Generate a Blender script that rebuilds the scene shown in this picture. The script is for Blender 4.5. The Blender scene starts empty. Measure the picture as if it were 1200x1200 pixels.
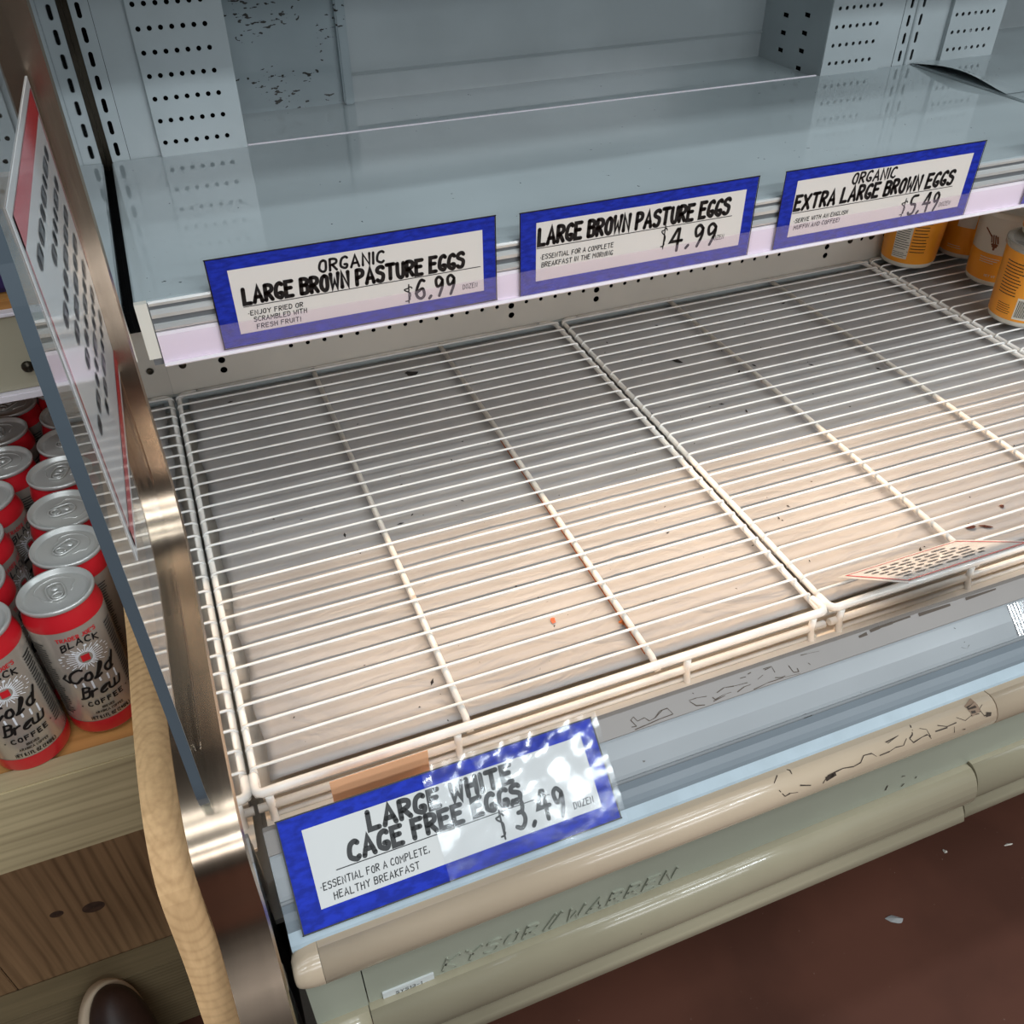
import bpy, bmesh, math, random
from mathutils import Vector, Matrix
random.seed(7)
S = bpy.context.scene
COL = S.collection

# ------------------------------------------------------------------ camera, world, lights, exposure
cam_d = bpy.data.cameras.new('camera'); cam = bpy.data.objects.new('camera', cam_d); COL.objects.link(cam)
RX = Vector((0.92990909, -0.36771906, -0.0071961)); RY = Vector((-0.23831466, -0.58753039, -0.77331376)); RZ = Vector((0.28013428, 0.72082643, -0.63398269))
cm = Matrix(((RX.x, -RY.x, -RZ.x, 0.0491974), (RX.y, -RY.y, -RZ.y, -1.2273306), (RX.z, -RY.z, -RZ.z, 0.7001347), (0, 0, 0, 1)))
cam.matrix_world = cm
cam_d.sensor_width = 36; cam_d.lens = 36 * 1054.14 / 1200; cam_d.clip_start = 0.01
S.camera = cam
S.view_settings.view_transform = 'Standard'; S.view_settings.look = 'None'
S.view_settings.gamma = 1; S.view_settings.use_curve_mapping = False
S.view_settings.exposure = 0.0
w = bpy.data.worlds.new('world'); S.world = w; w.use_nodes = True
w.node_tree.nodes['Background'].inputs[0].default_value = (0.62, 0.64, 0.66, 1)
w.node_tree.nodes['Background'].inputs[1].default_value = 0.36

def area(name, loc, rot, sx, sy, power, col, spread=180):
    l = bpy.data.lights.new(name, 'AREA'); l.shape = 'RECTANGLE'; l.size = sx; l.size_y = sy; l.energy = power; l.color = col
    l.spread = math.radians(spread)
    o = bpy.data.objects.new(name, l); o.location = loc; o.rotation_euler = rot; COL.objects.link(o); return o
COOL = (0.86, 0.95, 1.0)
for x in (-0.7, 0.7, 2.1):
    area('ceiling_lamp_light', (x, -1.05, 2.30), (0, 0, 0), 1.3, 0.12, 5.5, COOL)
for x, y, p in ((-0.3, -1.65, 9), (1.2, -1.65, 10), (2.7, -1.65, 12), (0.0, -3.2, 22), (1.6, -3.2, 38), (3.2, -3.2, 52)):
    area('ceiling_lamp_light', (x, y, 2.30), (0, 0, 0), 1.2, 0.3, p, COOL)
# added fill light from across the aisle, brightens upright faces inside the case
area('added_fill_light', (1.4, -4.9, 1.95), (math.radians(82), 0, 0), 5.0, 0.6, 70, (0.92, 0.96, 1.0))
# warm lamp in the nose of the shelf, behind the price rail
area('shelf_nose_lamp_light', (0.62, -0.360, 0.296), (math.radians(-74), 0, 0), 1.06, 0.003, 5.0, (1.0, 0.70, 0.45))

FLOOR = -0.80

# ------------------------------------------------------------------ materials
def lin(c): return tuple(((v/255)/12.92 if v/255 <= .04045 else (((v/255)+.055)/1.055)**2.4) for v in c)
MATS = {}
def mat(name, rgb, rough=.5, metal=0, spec=.5, var=.0, vscale=8, bump=0, bscale=60, coat=0, stretch=None, rgb2=None, lo=.4, hi=.6):
    if name in MATS: return MATS[name]
    m = bpy.data.materials.new(name); m.use_nodes = True; nt = m.node_tree; N = nt.nodes; L = nt.links
    b = N['Principled BSDF']; c = lin(rgb)
    b.inputs['Base Color'].default_value = (*c, 1); b.inputs['Roughness'].default_value = rough; b.inputs['Metallic'].default_value = metal
    b.inputs['Specular IOR Level'].default_value = spec; b.inputs['Coat Weight'].default_value = coat; b.inputs['Coat Roughness'].default_value = .05
    tc = N.new('ShaderNodeTexCoord'); mp = N.new('ShaderNodeMapping'); L.new(tc.outputs['Object'], mp.inputs[0])
    if stretch: mp.inputs['Scale'].default_value = stretch
    if var or rgb2:
        n = N.new('ShaderNodeTexNoise'); n.inputs['Scale'].default_value = vscale; n.inputs['Detail'].default_value = 5; L.new(mp.outputs[0], n.inputs[0])
        r = N.new('ShaderNodeValToRGB'); L.new(n.outputs[0], r.inputs[0])
        a = lin(rgb2) if rgb2 else tuple(v*(1-var) for v in c); bb = c if rgb2 else tuple(min(1, v*(1+var)) for v in c)
        r.color_ramp.elements[0].position = lo; r.color_ramp.elements[0].color = (*a, 1); r.color_ramp.elements[1].position = hi; r.color_ramp.elements[1].color = (*bb, 1)
        L.new(r.outputs[0], b.inputs['Base Color'])
    if bump:
        n2 = N.new('ShaderNodeTexNoise'); n2.inputs['Scale'].default_value = bscale; n2.inputs['Detail'].default_value = 3; L.new(mp.outputs[0], n2.inputs[0])
        bp = N.new('ShaderNodeBump'); bp.inputs['Strength'].default_value = bump; bp.inputs['Distance'].default_value = .002
        L.new(n2.outputs[0], bp.inputs['Height']); L.new(bp.outputs[0], b.inputs['Normal'])
    MATS[name] = m; return m
def marks(m, rgb, scale, thr, stretch=(1, 1, 1), scale2=None, thr2=.5, vor=False):
    """adds wear marks (flakes, cracks, scuffs) of one colour over a material's base colour"""
    nt = m.node_tree; N = nt.nodes; L = nt.links; b = N['Principled BSDF']
    tc = N.new('ShaderNodeTexCoord'); mp = N.new('ShaderNodeMapping'); mp.inputs['Scale'].default_value = stretch; L.new(tc.outputs['Object'], mp.inputs[0])
    if vor:
        t = N.new('ShaderNodeTexVoronoi'); t.feature = 'DISTANCE_TO_EDGE'; t.inputs['Scale'].default_value = scale; L.new(mp.outputs[0], t.inputs[0])
        lt = N.new('ShaderNodeMath'); lt.operation = 'LESS_THAN'; lt.inputs[1].default_value = thr; L.new(t.outputs['Distance'], lt.inputs[0])
    else:
        t = N.new('ShaderNodeTexNoise'); t.inputs['Scale'].default_value = scale; t.inputs['Detail'].default_value = 6; L.new(mp.outputs[0], t.inputs[0])
        lt = N.new('ShaderNodeMath'); lt.operation = 'GREATER_THAN'; lt.inputs[1].default_value = thr; L.new(t.outputs[0], lt.inputs[0])
    f = lt
    if scale2:
        t2 = N.new('ShaderNodeTexNoise'); t2.inputs['Scale'].default_value = scale2; L.new(tc.outputs['Object'], t2.inputs[0])
        g = N.new('ShaderNodeMath'); g.operation = 'GREATER_THAN'; g.inputs[1].default_value = thr2; L.new(t2.outputs[0], g.inputs[0])
        f = N.new('ShaderNodeMath'); f.operation = 'MULTIPLY'; L.new(lt.outputs[0], f.inputs[0]); L.new(g.outputs[0], f.inputs[1])
    mx = N.new('ShaderNodeMix'); mx.data_type = 'RGBA'; L.new(f.outputs[0], mx.inputs[0])
    src = b.inputs['Base Color']
    if src.links: L.new(src.links[0].from_socket, mx.inputs[6])
    else: mx.inputs[6].default_value = src.default_value
    mx.inputs[7].default_value = (*lin(rgb), 1); L.new(mx.outputs[2], src)
    return m
def wood(name, c1, c2, axis='X', scale=40, dist=3.0, rough=.65, rings=False):
    if name in MATS: return MATS[name]
    m = bpy.data.materials.new(name); m.use_nodes = True; nt = m.node_tree; N = nt.nodes; L = nt.links; b = N['Principled BSDF']
    b.inputs['Roughness'].default_value = rough; b.inputs['Specular IOR Level'].default_value = .25
    tc = N.new('ShaderNodeTexCoord')
    def noise(sc, k, det, dis=0):
        mp = N.new('ShaderNodeMapping'); mp.inputs['Scale'].default_value = {'X': (k, 1, 1), 'Y': (1, k, 1), 'Z': (1, 1, k)}[axis]; L.new(tc.outputs['Object'], mp.inputs[0])
        n = N.new('ShaderNodeTexNoise'); n.inputs['Scale'].default_value = sc; n.inputs['Detail'].default_value = det; n.inputs['Distortion'].default_value = dis; L.new(mp.outputs[0], n.inputs[0]); return n.outputs[0]
    def mth(op, a, v):
        q = N.new('ShaderNodeMath'); q.operation = op
        for k, z in enumerate((a, v)):
            if isinstance(z, (int, float)): q.inputs[k].default_value = z
            else: L.new(z, q.inputs[k])
        return q.outputs[0]
    # growth lines: bands across the grain, bent by a slow noise, plus fine fibre noise
    sx = N.new('ShaderNodeSeparateXYZ'); L.new(tc.outputs['Object'], sx.inputs[0])
    if rings:
        sub = N.new('ShaderNodeVectorMath'); sub.operation = 'SUBTRACT'; sub.inputs[1].default_value = (-.048, -.80, .13); L.new(tc.outputs['Object'], sub.inputs[0])
        mu = N.new('ShaderNodeVectorMath'); mu.operation = 'MULTIPLY'; mu.inputs[1].default_value = (2.2, .8, .8); L.new(sub.outputs[0], mu.inputs[0])
        ln = N.new('ShaderNodeVectorMath'); ln.operation = 'LENGTH'; L.new(mu.outputs[0], ln.inputs[0]); across = ln.outputs['Value']
    else: across = sx.outputs['Z' if axis == 'X' else 'X']
    slow = noise(6, .22, 3, .6)
    ph = mth('ADD', mth('MULTIPLY', across, scale*6.283), mth('MULTIPLY', slow, dist*6.283))
    bands = mth('POWER', mth('ADD', mth('MULTIPLY', mth('SINE', ph, 0), .5), .5), 3.0)
    fibre = noise(220, .03, 4); fine = noise(60, .08, 3); blot = noise(9, .4, 3)
    f = mth('ADD', mth('MULTIPLY', mth('MULTIPLY', bands, noise(14, .3, 2)), -.42 if not rings else -.30), mth('ADD', mth('MULTIPLY', fibre, .45), mth('ADD', mth('MULTIPLY', fine, .35), mth('MULTIPLY', blot, .35))))
    r = N.new('ShaderNodeValToRGB'); L.new(f, r.inputs[0])
    r.color_ramp.elements[0].color = (*lin(c1), 1); r.color_ramp.elements[1].color = (*lin(c2), 1); r.color_ramp.elements[0].position = .15; r.color_ramp.elements[1].position = .68
    L.new(r.outputs[0], b.inputs['Base Color'])
    bp = N.new('ShaderNodeBump'); bp.inputs['Strength'].default_value = .2; bp.inputs['Distance'].default_value = .0008; L.new(f, bp.inputs['Height']); L.new(bp.outputs[0], b.inputs['Normal'])
    MATS[name] = m; return m
def sheet_glass(name, tint=(1, 1, 1), ior=1.5, rough=0.0, bump=0, bscale=30, milky=0, milkcol=(.8, .75, .85), stretch=(1, 1, 1)):
    """clear plastic: straight-through transmission plus Fresnel reflection, optionally milky"""
    if name in MATS: return MATS[name]
    m = bpy.data.materials.new(name); m.use_nodes = True; nt = m.node_tree; N = nt.nodes; L = nt.links
    N.remove(N['Principled BSDF']); out = N['Material Output']
    tr = N.new('ShaderNodeBsdfTransparent'); tr.inputs[0].default_value = (*tint, 1)
    gl = N.new('ShaderNodeBsdfGlossy'); gl.inputs['Roughness'].default_value = rough; gl.inputs[0].default_value = (1, 1, 1, 1)
    ge = N.new('ShaderNodeNewGeometry'); dt = N.new('ShaderNodeVectorMath'); dt.operation = 'DOT_PRODUCT'; L.new(ge.outputs['Incoming'], dt.inputs[0]); L.new(ge.outputs['Normal'], dt.inputs[1])
    ab = N.new('ShaderNodeMath'); ab.operation = 'ABSOLUTE'; L.new(dt.outputs['Value'], ab.inputs[0])
    om = N.new('ShaderNodeMath'); om.operation = 'SUBTRACT'; om.inputs[0].default_value = 1; L.new(ab.outputs[0], om.inputs[1])
    pw = N.new('ShaderNodeMath'); pw.operation = 'POWER'; pw.inputs[1].default_value = 5; L.new(om.outputs[0], pw.inputs[0])
    f0 = ((ior-1)/(ior+1))**2
    fr = N.new('ShaderNodeMath'); fr.operation = 'MULTIPLY_ADD'; fr.inputs[1].default_value = 1-f0; fr.inputs[2].default_value = f0; L.new(pw.outputs[0], fr.inputs[0])
    base = tr
    if milky:
        df = N.new('ShaderNodeBsdfDiffuse'); df.inputs[0].default_value = (*milkcol, 1)
        mm = N.new('ShaderNodeMixShader'); mm.inputs[0].default_value = milky; L.new(tr.outputs[0], mm.inputs[1]); L.new(df.outputs[0], mm.inputs[2]); base = mm
    mx = N.new('ShaderNodeMixShader'); L.new(fr.outputs[0], mx.inputs[0]); L.new(base.outputs[0], mx.inputs[1]); L.new(gl.outputs[0], mx.inputs[2]); L.new(mx.outputs[0], out.inputs[0])
    if bump:
        tc = N.new('ShaderNodeTexCoord'); mp = N.new('ShaderNodeMapping'); mp.inputs['Scale'].default_value = stretch; L.new(tc.outputs['Object'], mp.inputs[0])
        n = N.new('ShaderNodeTexNoise'); n.inputs['Scale'].default_value = bscale; n.inputs['Detail'].default_value = 2; L.new(mp.outputs[0], n.inputs[0])
        bp = N.new('ShaderNodeBump'); bp.inputs['Strength'].default_value = bump; bp.inputs['Distance'].default_value = .001; L.new(n.outputs[0], bp.inputs['Height']); L.new(bp.outputs[0], gl.inputs['Normal'])
    MATS[name] = m; return m

shelf_paint = marks(mat('shelf_paint', (180, 189, 191), .05, spec=.7, var=.03, vscale=5), (60, 64, 66), 130, .72, (1, 1, 1), 9, .52)
wall_paint = mat('case_wall_paint', (176, 184, 186), .14, var=.05, vscale=6)
dirty_paint = marks(mat('case_wall_dirty', (156, 168, 172), .25, var=.08, vscale=5), (38, 36, 30), 85, .60, (1, 1, 2.2), 16, .50)
cream_paint = mat('riser_paint', (214, 208, 198), .35, var=.04, vscale=5)
black = mat('dark_cavity', (14, 14, 15), .9, spec=.1)  # black colour stands in for the shade inside holes, slots and gaps
rack_white = mat('white_coated_wire', (242, 239, 234), .26, var=.05, vscale=25, coat=.7)
rack_rust = mat('rusty_wire_coating', (226, 221, 214), .35, rgb2=(150, 95, 45), lo=.22, hi=.34, vscale=60)
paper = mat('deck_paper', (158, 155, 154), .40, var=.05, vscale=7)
steel = mat('brushed_steel', (186, 166, 146), .24, metal=1, var=.10, vscale=40, stretch=(1, .1, .1), bump=.03, bscale=200)
mirror = mat('polished_steel_liner', (205, 208, 210), .025, metal=1)
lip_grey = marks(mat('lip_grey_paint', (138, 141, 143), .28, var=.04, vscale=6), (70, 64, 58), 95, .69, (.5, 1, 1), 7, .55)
ledge_blue = mat('ledge_pale_paint', (158, 172, 180), .35, var=.05, vscale=30)
bump_beige = mat('bumper_beige', (190, 170, 146), .22, var=.04, vscale=7, coat=.3)
bump_green = mat('fascia_green_grey', (150, 152, 136), .38, var=.05, vscale=6)
bump_low = marks(mat('bumper_lower', (154, 145, 122), .22, var=.05, vscale=6, coat=.3), (70, 62, 50), 60, .74)
acrylic = sheet_glass('clear_acrylic', (.93, .95, .95), 1.5, 0, bump=.10, bscale=9, stretch=(1, 1.5, .8))
acrylic_edge = mat('acrylic_edge', (78, 88, 96), .3)
clear = sheet_glass('clear_plastic_film', (.98, .98, .98), 1.35, .12)
sleeve_m = sheet_glass('clear_sleeve_plastic', (.97, .98, .99), 1.6, .14, bump=.45, bscale=45)
film = sheet_glass('price_rail_film', (.99, .95, .98), 1.35, .15, milky=.12, milkcol=(.92, .74, .86))
rail_white = mat('price_rail_white', (238, 230, 236), .4)
rail_clear = mat('price_rail_ridges', (206, 206, 204), .12, spec=.8, metal=.35)
sign_blue = mat('marker_blue', (26, 46, 158), .6, spec=.15, var=.22, vscale=90, stretch=(1, 1, 3))
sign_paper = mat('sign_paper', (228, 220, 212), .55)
sign_grey = mat('sign_card_grey', (206, 206, 206), .12, spec=.22)
ink = mat('black_marker', (18, 17, 18), .45)
red_ink = mat('red_print', (196, 34, 50), .12, spec=.22)
can_silver = mat('can_aluminium', (212, 202, 190), .24, metal=.6, bump=.02, bscale=400)
can_red = mat('can_red', (205, 34, 44), .28, coat=.4)
lid_silver = mat('can_lid_aluminium', (206, 204, 200), .32, metal=.42)
can_white = mat('can_white_print', (232, 232, 236), .35)
orange = mat('tub_orange', (250, 164, 48), .32, var=.03, vscale=12)
tub_white = mat('tub_white', (226, 220, 208), .35)
tub_lid = sheet_glass('tub_clear_lid', (.78, .77, .74), 1.45, .12, milky=.35, milkcol=(.55, .53, .5))
honey = mat('honey_brown', (120, 62, 24), .5)
beige_metal = mat('beige_shelf_edge', (176, 168, 146), .4, var=.03)
dark_metal = mat('screw_dark', (60, 54, 44), .35, metal=.8)
rust = mat('rust_brown', (84, 38, 22), .8, var=.3, vscale=120)
soot = mat('dark_flake', (40, 34, 30), .8)

# ------------------------------------------------------------------ geometry helpers
def obj(name, bm, m, parent=None, smooth=False, loc=None):
    me = bpy.data.meshes.new(name)
    if smooth:
        for f in bm.faces: f.smooth = True
    bm.to_mesh(me); bm.free()
    if m: me.materials.append(m)
    o = bpy.data.objects.new(name, me); COL.objects.link(o)
    if parent: o.parent = parent
    if loc: o.location = loc
    return o
def share(src, name, parent, loc=(0, 0, 0), rot=None):
    o = bpy.data.objects.new(name, src.data); COL.objects.link(o); o.parent = parent; o.location = loc
    if rot: o.rotation_euler = rot
    return o
def thing(name, label, cat, loc=(0, 0, 0), rot=(0, 0, 0), group=None):
    o = bpy.data.objects.new(name, None); COL.objects.link(o); o.empty_display_size = .05
    o.location = loc; o.rotation_euler = rot; tag(o, label, cat, group); return o
def tag(o, label, cat, group=None):
    o['label'] = label; o['category'] = cat
    if group: o['group'] = group
    return o
def structure(o): o['kind'] = 'structure'; return o
def add_box(bm, x0, x1, y0, y1, z0, z1, bev=0):
    r = bmesh.ops.create_cube(bm, size=1)
    for v in r['verts']:
        v.co = Vector(((x0+x1)/2+v.co.x*(x1-x0), (y0+y1)/2+v.co.y*(y1-y0), (z0+z1)/2+v.co.z*(z1-z0)))
    if bev:
        es = list({e for v in r['verts'] for e in v.link_edges})
        bmesh.ops.bevel(bm, geom=es, offset=bev, segments=2, affect='EDGES')
def box(name, m, parent, x0, x1, y0, y1, z0, z1, bev=0):
    bm = bmesh.new(); add_box(bm, x0, x1, y0, y1, z0, z1, bev); return obj(name, bm, m, parent)
def add_tube(bm, pts, r, n=8, cap=True):
    pts = [Vector(p) for p in pts]; rings = []
    t0 = (pts[1]-pts[0]).normalized(); up = Vector((0, 0, 1)) if abs(t0.z) < .9 else Vector((0, 1, 0))
    nn = t0.cross(up).normalized()
    for i, p in enumerate(pts):
        t = (pts[min(i+1, len(pts)-1)]-pts[max(i-1, 0)]).normalized()
        nn = (nn-t*nn.dot(t)).normalized(); bb = t.cross(nn)
        rr = r[i] if isinstance(r, (list, tuple)) else r
        rings.append([bm.verts.new(p+nn*math.cos(2*math.pi*k/n)*rr+bb*math.sin(2*math.pi*k/n)*rr) for k in range(n)])
    for a, b in zip(rings, rings[1:]):
        for k in range(n):
            f = bm.faces.new((a[k], a[(k+1) % n], b[(k+1) % n], b[k])); f.smooth = True
    if cap: bm.faces.new(rings[0][::-1]); bm.faces.new(rings[-1])
def tube(name, m, parent, pts, r, n=8):
    bm = bmesh.new(); add_tube(bm, pts, r, n); return obj(name, bm, m, parent)
def smooth_path(pts, it=2, closed=False):
    pts = [tuple(p) for p in pts]
    for _ in range(it):
        q = [pts[0]]
        for a, b in zip(pts, pts[1:]):
            q.append(tuple(.75*u+.25*v for u, v in zip(a, b))); q.append(tuple(.25*u+.75*v for u, v in zip(a, b)))
        q.append(pts[-1]); pts = q
    return pts
def add_lathe(bm, prof, n=40, cx=0, cy=0, cap0=False, cap1=False):
    rings = [[bm.verts.new((cx+r*math.cos(2*math.pi*k/n), cy+r*math.sin(2*math.pi*k/n), z)) for k in range(n)] for r, z in prof]
    for a, b in zip(rings, rings[1:]):
        for k in range(n):
            f = bm.faces.new((a[k], a[(k+1) % n], b[(k+1) % n], b[k])); f.smooth = True
    if cap0: bm.faces.new(rings[0][::-1])
    if cap1: bm.faces.new(rings[-1])
def lathe(name, m, parent, prof, n=40, cap0=False, cap1=False):
    bm = bmesh.new(); add_lathe(bm, prof, n, 0, 0, cap0, cap1); return obj(name, bm, m, parent)
def add_prof(bm, pts, x0, x1, th=None):
    """extrude a (y,z) profile along X; with th an open profile gets that thickness"""
    if th:
        P = [Vector(p) for p in pts]; off = []
        for i, p in enumerate(P):
            t = (P[min(i+1, len(P)-1)]-P[max(i-1, 0)]).normalized(); off.append(p+Vector((-t.y, t.x))*th)
        pts = [tuple(p) for p in P]+[tuple(p) for p in off[::-1]]
    a = [bm.verts.new((x0, y, z)) for y, z in pts]; b = [bm.verts.new((x1, y, z)) for y, z in pts]; n = len(pts)
    fs = [bm.faces.new((a[i], a[(i+1) % n], b[(i+1) % n], b[i])) for i in range(n)]
    fs += [bm.faces.new(a[::-1]), bm.faces.new(b)]
    bmesh.ops.recalc_face_normals(bm, faces=fs)
def prof(name, m, parent, pts, x0, x1, th=None):
    bm = bmesh.new(); add_prof(bm, pts, x0, x1, th); return obj(name, bm, m, parent)
def holed(name, m, parent, outline, holes, thick, place):
    """flat plate with real cut-outs. outline/holes in (u,v); place = 4x4 matrix"""
    cu = bpy.data.curves.new('plate', 'CURVE'); cu.dimensions = '2D'; cu.fill_mode = 'BOTH'; cu.extrude = thick/2
    for lp in [outline]+holes:
        sp = cu.splines.new('POLY'); sp.points.add(len(lp)-1); sp.use_cyclic_u = True
        for p, q in zip(sp.points, lp): p.co = (q[0], q[1], 0, 1)
    t = bpy.data.objects.new('plate', cu); COL.objects.link(t)
    me = bpy.data.meshes.new_from_object(t.evaluated_get(bpy.context.evaluated_depsgraph_get()))
    bpy.data.objects.remove(t); bpy.data.curves.remove(cu)
    me.name = name; me.transform(place); me.materials.clear(); me.materials.append(m)
    o = bpy.data.objects.new(name, me); COL.objects.link(o); o.parent = parent; return o
def circ(u, v, r, n=12): return [(u+r*math.cos(2*math.pi*k/n), v+r*math.sin(2*math.pi*k/n)) for k in range(n)]
def slot(u, v, w, h, n=5):
    r = w/2; return [(u+r*math.cos(math.pi*k/n), v+h/2-r+r*math.sin(math.pi*k/n)) for k in range(n+1)]+[(u-r*math.cos(math.pi*k/n), v-h/2+r-r*math.sin(math.pi*k/n)) for k in range(n+1)]
def rect(u0, v0, u1, v1): return [(u0, v0), (u1, v0), (u1, v1), (u0, v1)]
XZ = lambda y: Matrix(((1, 0, 0, 0), (0, 0, 1, y), (0, 1, 0, 0), (0, 0, 0, 1)))     # u->X v->Z at Y=y
YZ = lambda x: Matrix(((0, 0, 1, x), (1, 0, 0, 0), (0, 1, 0, 0), (0, 0, 0, 1)))     # u->Y v->Z at X=x

# ------------------------------------------------------------------ hand lettering (stroke font)
G = {'A': '003960|1353', 'B': '0009|093958574505|054554514000', 'C': '58493918050211304051', 'D': '0009|093957523000', 'E': '59090050|0545', 'F': '590900|0545',
 'G': '584939180502113040515333', 'H': '0009|5059|0555', 'I': '3039', 'J': '5952413011', 'K': '0009|590550', 'L': '090050', 'M': '0009346960', 'N': '00095059',
 'O': '3918050220405255583939'[:20]+'39', 'P': '0009|093958564504', 'Q': '391805022040525558|3361', 'R': '0009|093958564504|2450', 'S': '5849290806355452401001',
 'T': '0969|3930', 'U': '09022040525 9'.replace(' ', ''), 'V': '093069', 'W': '0910355069', 'X': '0960|6900', 'Y': '0935|693530', 'Z': '09690060',
 '1': '173930', '2': '07193958560060', '3': '081949574525|254553412001', '4': '390464|4940', '5': '590905455452401001', '6': '5839160311305153452403', '7': '096920',
 '8': '39181735535130111335575839', '9': '573918162445575430', '0': '391805022040525558'+'39', '$': '5748270716454332211112'[:16]+'423111'+'|3930', '.': '2031', ',': '3220', '-': '1454', '/': '0069',
 '(': '39161330', ')': '19363310', '!': '3933|3130', '*': '24352 4'.replace(' ', ''), "'": '3937', '%': '0069|1918|5150',
 # script letters for the can
 'c': '78592806031140627 3'.replace(' ', ''), 'o': '35150301204143350 0'.replace(' ', '')[:16], 'l': '0022573937102041', 'd': '45250402204146|694230 51'.replace(' ', ''),
 'b': '1019|193958574515|155654513000', 'r': '0005|04254535', 'e': '0244454525030120 41'.replace(' ', ''), 'w': '0501204045|40608085'}
def glyph_strokes(ch):
    return [[(int(s[i]), int(s[i+1])) for i in range(0, len(s)-1, 2)] for s in G[ch].split('|')]
SHARP = set('AEFHIKLMNTVWXYZ147/')
def layout(txt, u0, u1, base, cap, slant=0.0, jit=.0, gap=3.0):
    """returns strokes in (u,v) between u0 and u1, baseline base, height cap"""
    x = 0; out = []; rnd = random.Random(txt)
    for ch in txt:
        if ch == ' ': x += 4.2; continue
        st = glyph_strokes(ch); mx = max(p[0] for s in st for p in s); mn = min(p[0] for s in st for p in s)
        dy = rnd.uniform(-jit, jit)
        for s in st:
            if ch not in SHARP and len(s) > 2: s = smooth_path(s, 2)
            out.append([(x+px-mn+slant*py, py+dy*9) for px, py in s])
        x += mx-mn+gap
    W = max(x-gap, 1); k = (u1-u0)/W
    return [[(u0+px*k, base+py/9*cap) for px, py in s] for s in out]
def add_strokes(bm, strokes, width, fmap):
    for s in strokes:
        pts = [Vector((p[0], p[1])) for p in s]
        d = [pts[0]]
        for p in pts[1:]:
            if (p-d[-1]).length > 1e-6: d.append(p)
        pts = d
        if len(pts) < 2: pts = [pts[0], pts[0]+Vector((width*.3, 0))]
        h = width/2; L = []; Rr = []
        for i, p in enumerate(pts):
            a = (p-pts[i-1]).normalized() if i else None; b = (pts[i+1]-p).normalized() if i < len(pts)-1 else None
            t = (a+b) if a and b else (a or b)
            if t.length < 1e-3: t = a
            t = t.normalized(); n = Vector((-t.y, t.x)); k = 1/max(.5, n.dot(Vector((-a.y, a.x)))) if a and b else 1
            L.append(p+n*h*k); Rr.append(p-n*h*k)
        vl = [bm.verts.new(fmap(*q)) for q in L]; vr = [bm.verts.new(fmap(*q)) for q in Rr]
        for i in range(len(pts)-1): bm.faces.new((vr[i], vr[i+1], vl[i+1], vl[i]))
        for p in (pts[0], pts[-1]):
            bm.faces.new([bm.verts.new(fmap(p.x+h*math.cos(2*math.pi*k/8), p.y+h*math.sin(2*math.pi*k/8))) for k in range(8)])
def lettering(name, m, parent, jobs, fmap):
    bm = bmesh.new()
    for strokes, wd in jobs: add_strokes(bm, strokes, wd, fmap)
    return obj(name, bm, m, parent)
def add_patch(bm, fmap, u0, u1, v0, v1, nu=1, nv=1):
    g = [[bm.verts.new(fmap(u0+(u1-u0)*i/nu, v0+(v1-v0)*j/nv)) for i in range(nu+1)] for j in range(nv+1)]
    for j in range(nv):
        for i in range(nu): bm.faces.new((g[j][i], g[j][i+1], g[j+1][i+1], g[j+1][i]))
def scribble(u0, u1, v0, v1, rows, rnd, gap=None):
    """rows of short word-like bars for print too small to read"""
    out = []
    for r in range(rows):
        v = v1-(r+.5)*(v1-v0)/rows; u = u0
        end = u1-rnd.uniform(0, .25)*(u1-u0)
        while u < end:
            l = rnd.choice((.03, .05, .08, .11))*(u1-u0)*rnd.uniform(.8, 1.2); 
            out.append([(u, v), (min(u+l, u1), v)]); u += l+(gap or .040*(u1-u0))
    return out

# ------------------------------------------------------------------ the setting
bm = bmesh.new(); add_box(bm, -4, 6, -5, 1.5, FLOOR-.05, FLOOR)
fl = marks(mat('floor_concrete', (84, 50, 38), .55, spec=.2, var=.16, vscale=3.5, bump=.05, bscale=60), (150, 130, 118), 210, .745)
structure(obj('floor', bm, fl))
bm = bmesh.new(); add_box(bm, -4, 6, -5, 1.5, 2.34, 2.40)
structure(obj('ceiling', bm, mat('ceiling_paint', (120, 118, 114), .8)))
bm = bmesh.new(); add_box(bm, -4, 6, -5.1, -5.0, FLOOR, 2.34)
structure(obj('wall_far', bm, mat('aisle_wall', (62, 54, 48), .7, var=.1)))

# ------------------------------------------------------------------ refrigerated display case
case = thing('display_case', 'long beige refrigerated display case with pale grey interior and steel end trim', 'display case', (0, 0, 0))
XE = 2.05
# deck pan, riser, canopy, end
box('deck_pan', cream_paint, case, -.0017, XE, -.80, .03, -.070, -.062)
holes = []
for k in range(0, 72):
    x = .179+.02556*k
    if any(abs(x-b) < .017 for b in (.536, .689, 1.151, 1.304)): continue
    if .72 < x and x > 1.06 and x < 1.18: continue
    holes.append(circ(x, .037, .0034, 10))
for b in (.076, .536, .689, 1.151, 1.304, 1.60):
    holes += [circ(b, .0345, .0052, 14), circ(b, .0180, .0052, 14)]
holed('riser_panel', cream_paint, case, rect(-.0017, -.006, XE, .325), holes, .0012, XZ(.020))
box('riser_kick', wall_paint, case, -.0017, XE, .012, .022, -.062, -.006)
for x in (.021, 1.200, 1.247):
    bm = bmesh.new(); add_lathe(bm, [(0.0001, .003), (.003, .0028), (.0052, .001), (.0054, 0)], 14); s = obj('screw', bm, dark_metal, case, loc=(x, .0185, .0385)); s.rotation_euler = (math.pi/2, 0, 0)
box('riser_hole_shade', black, case, -.0017, XE, .045, .05, -.06, .325)  # black sheet puts the shade behind the riser holes
box('back_wall', wall_paint, case, .34, 1.10, .178, .190, .32, .72)
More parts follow.
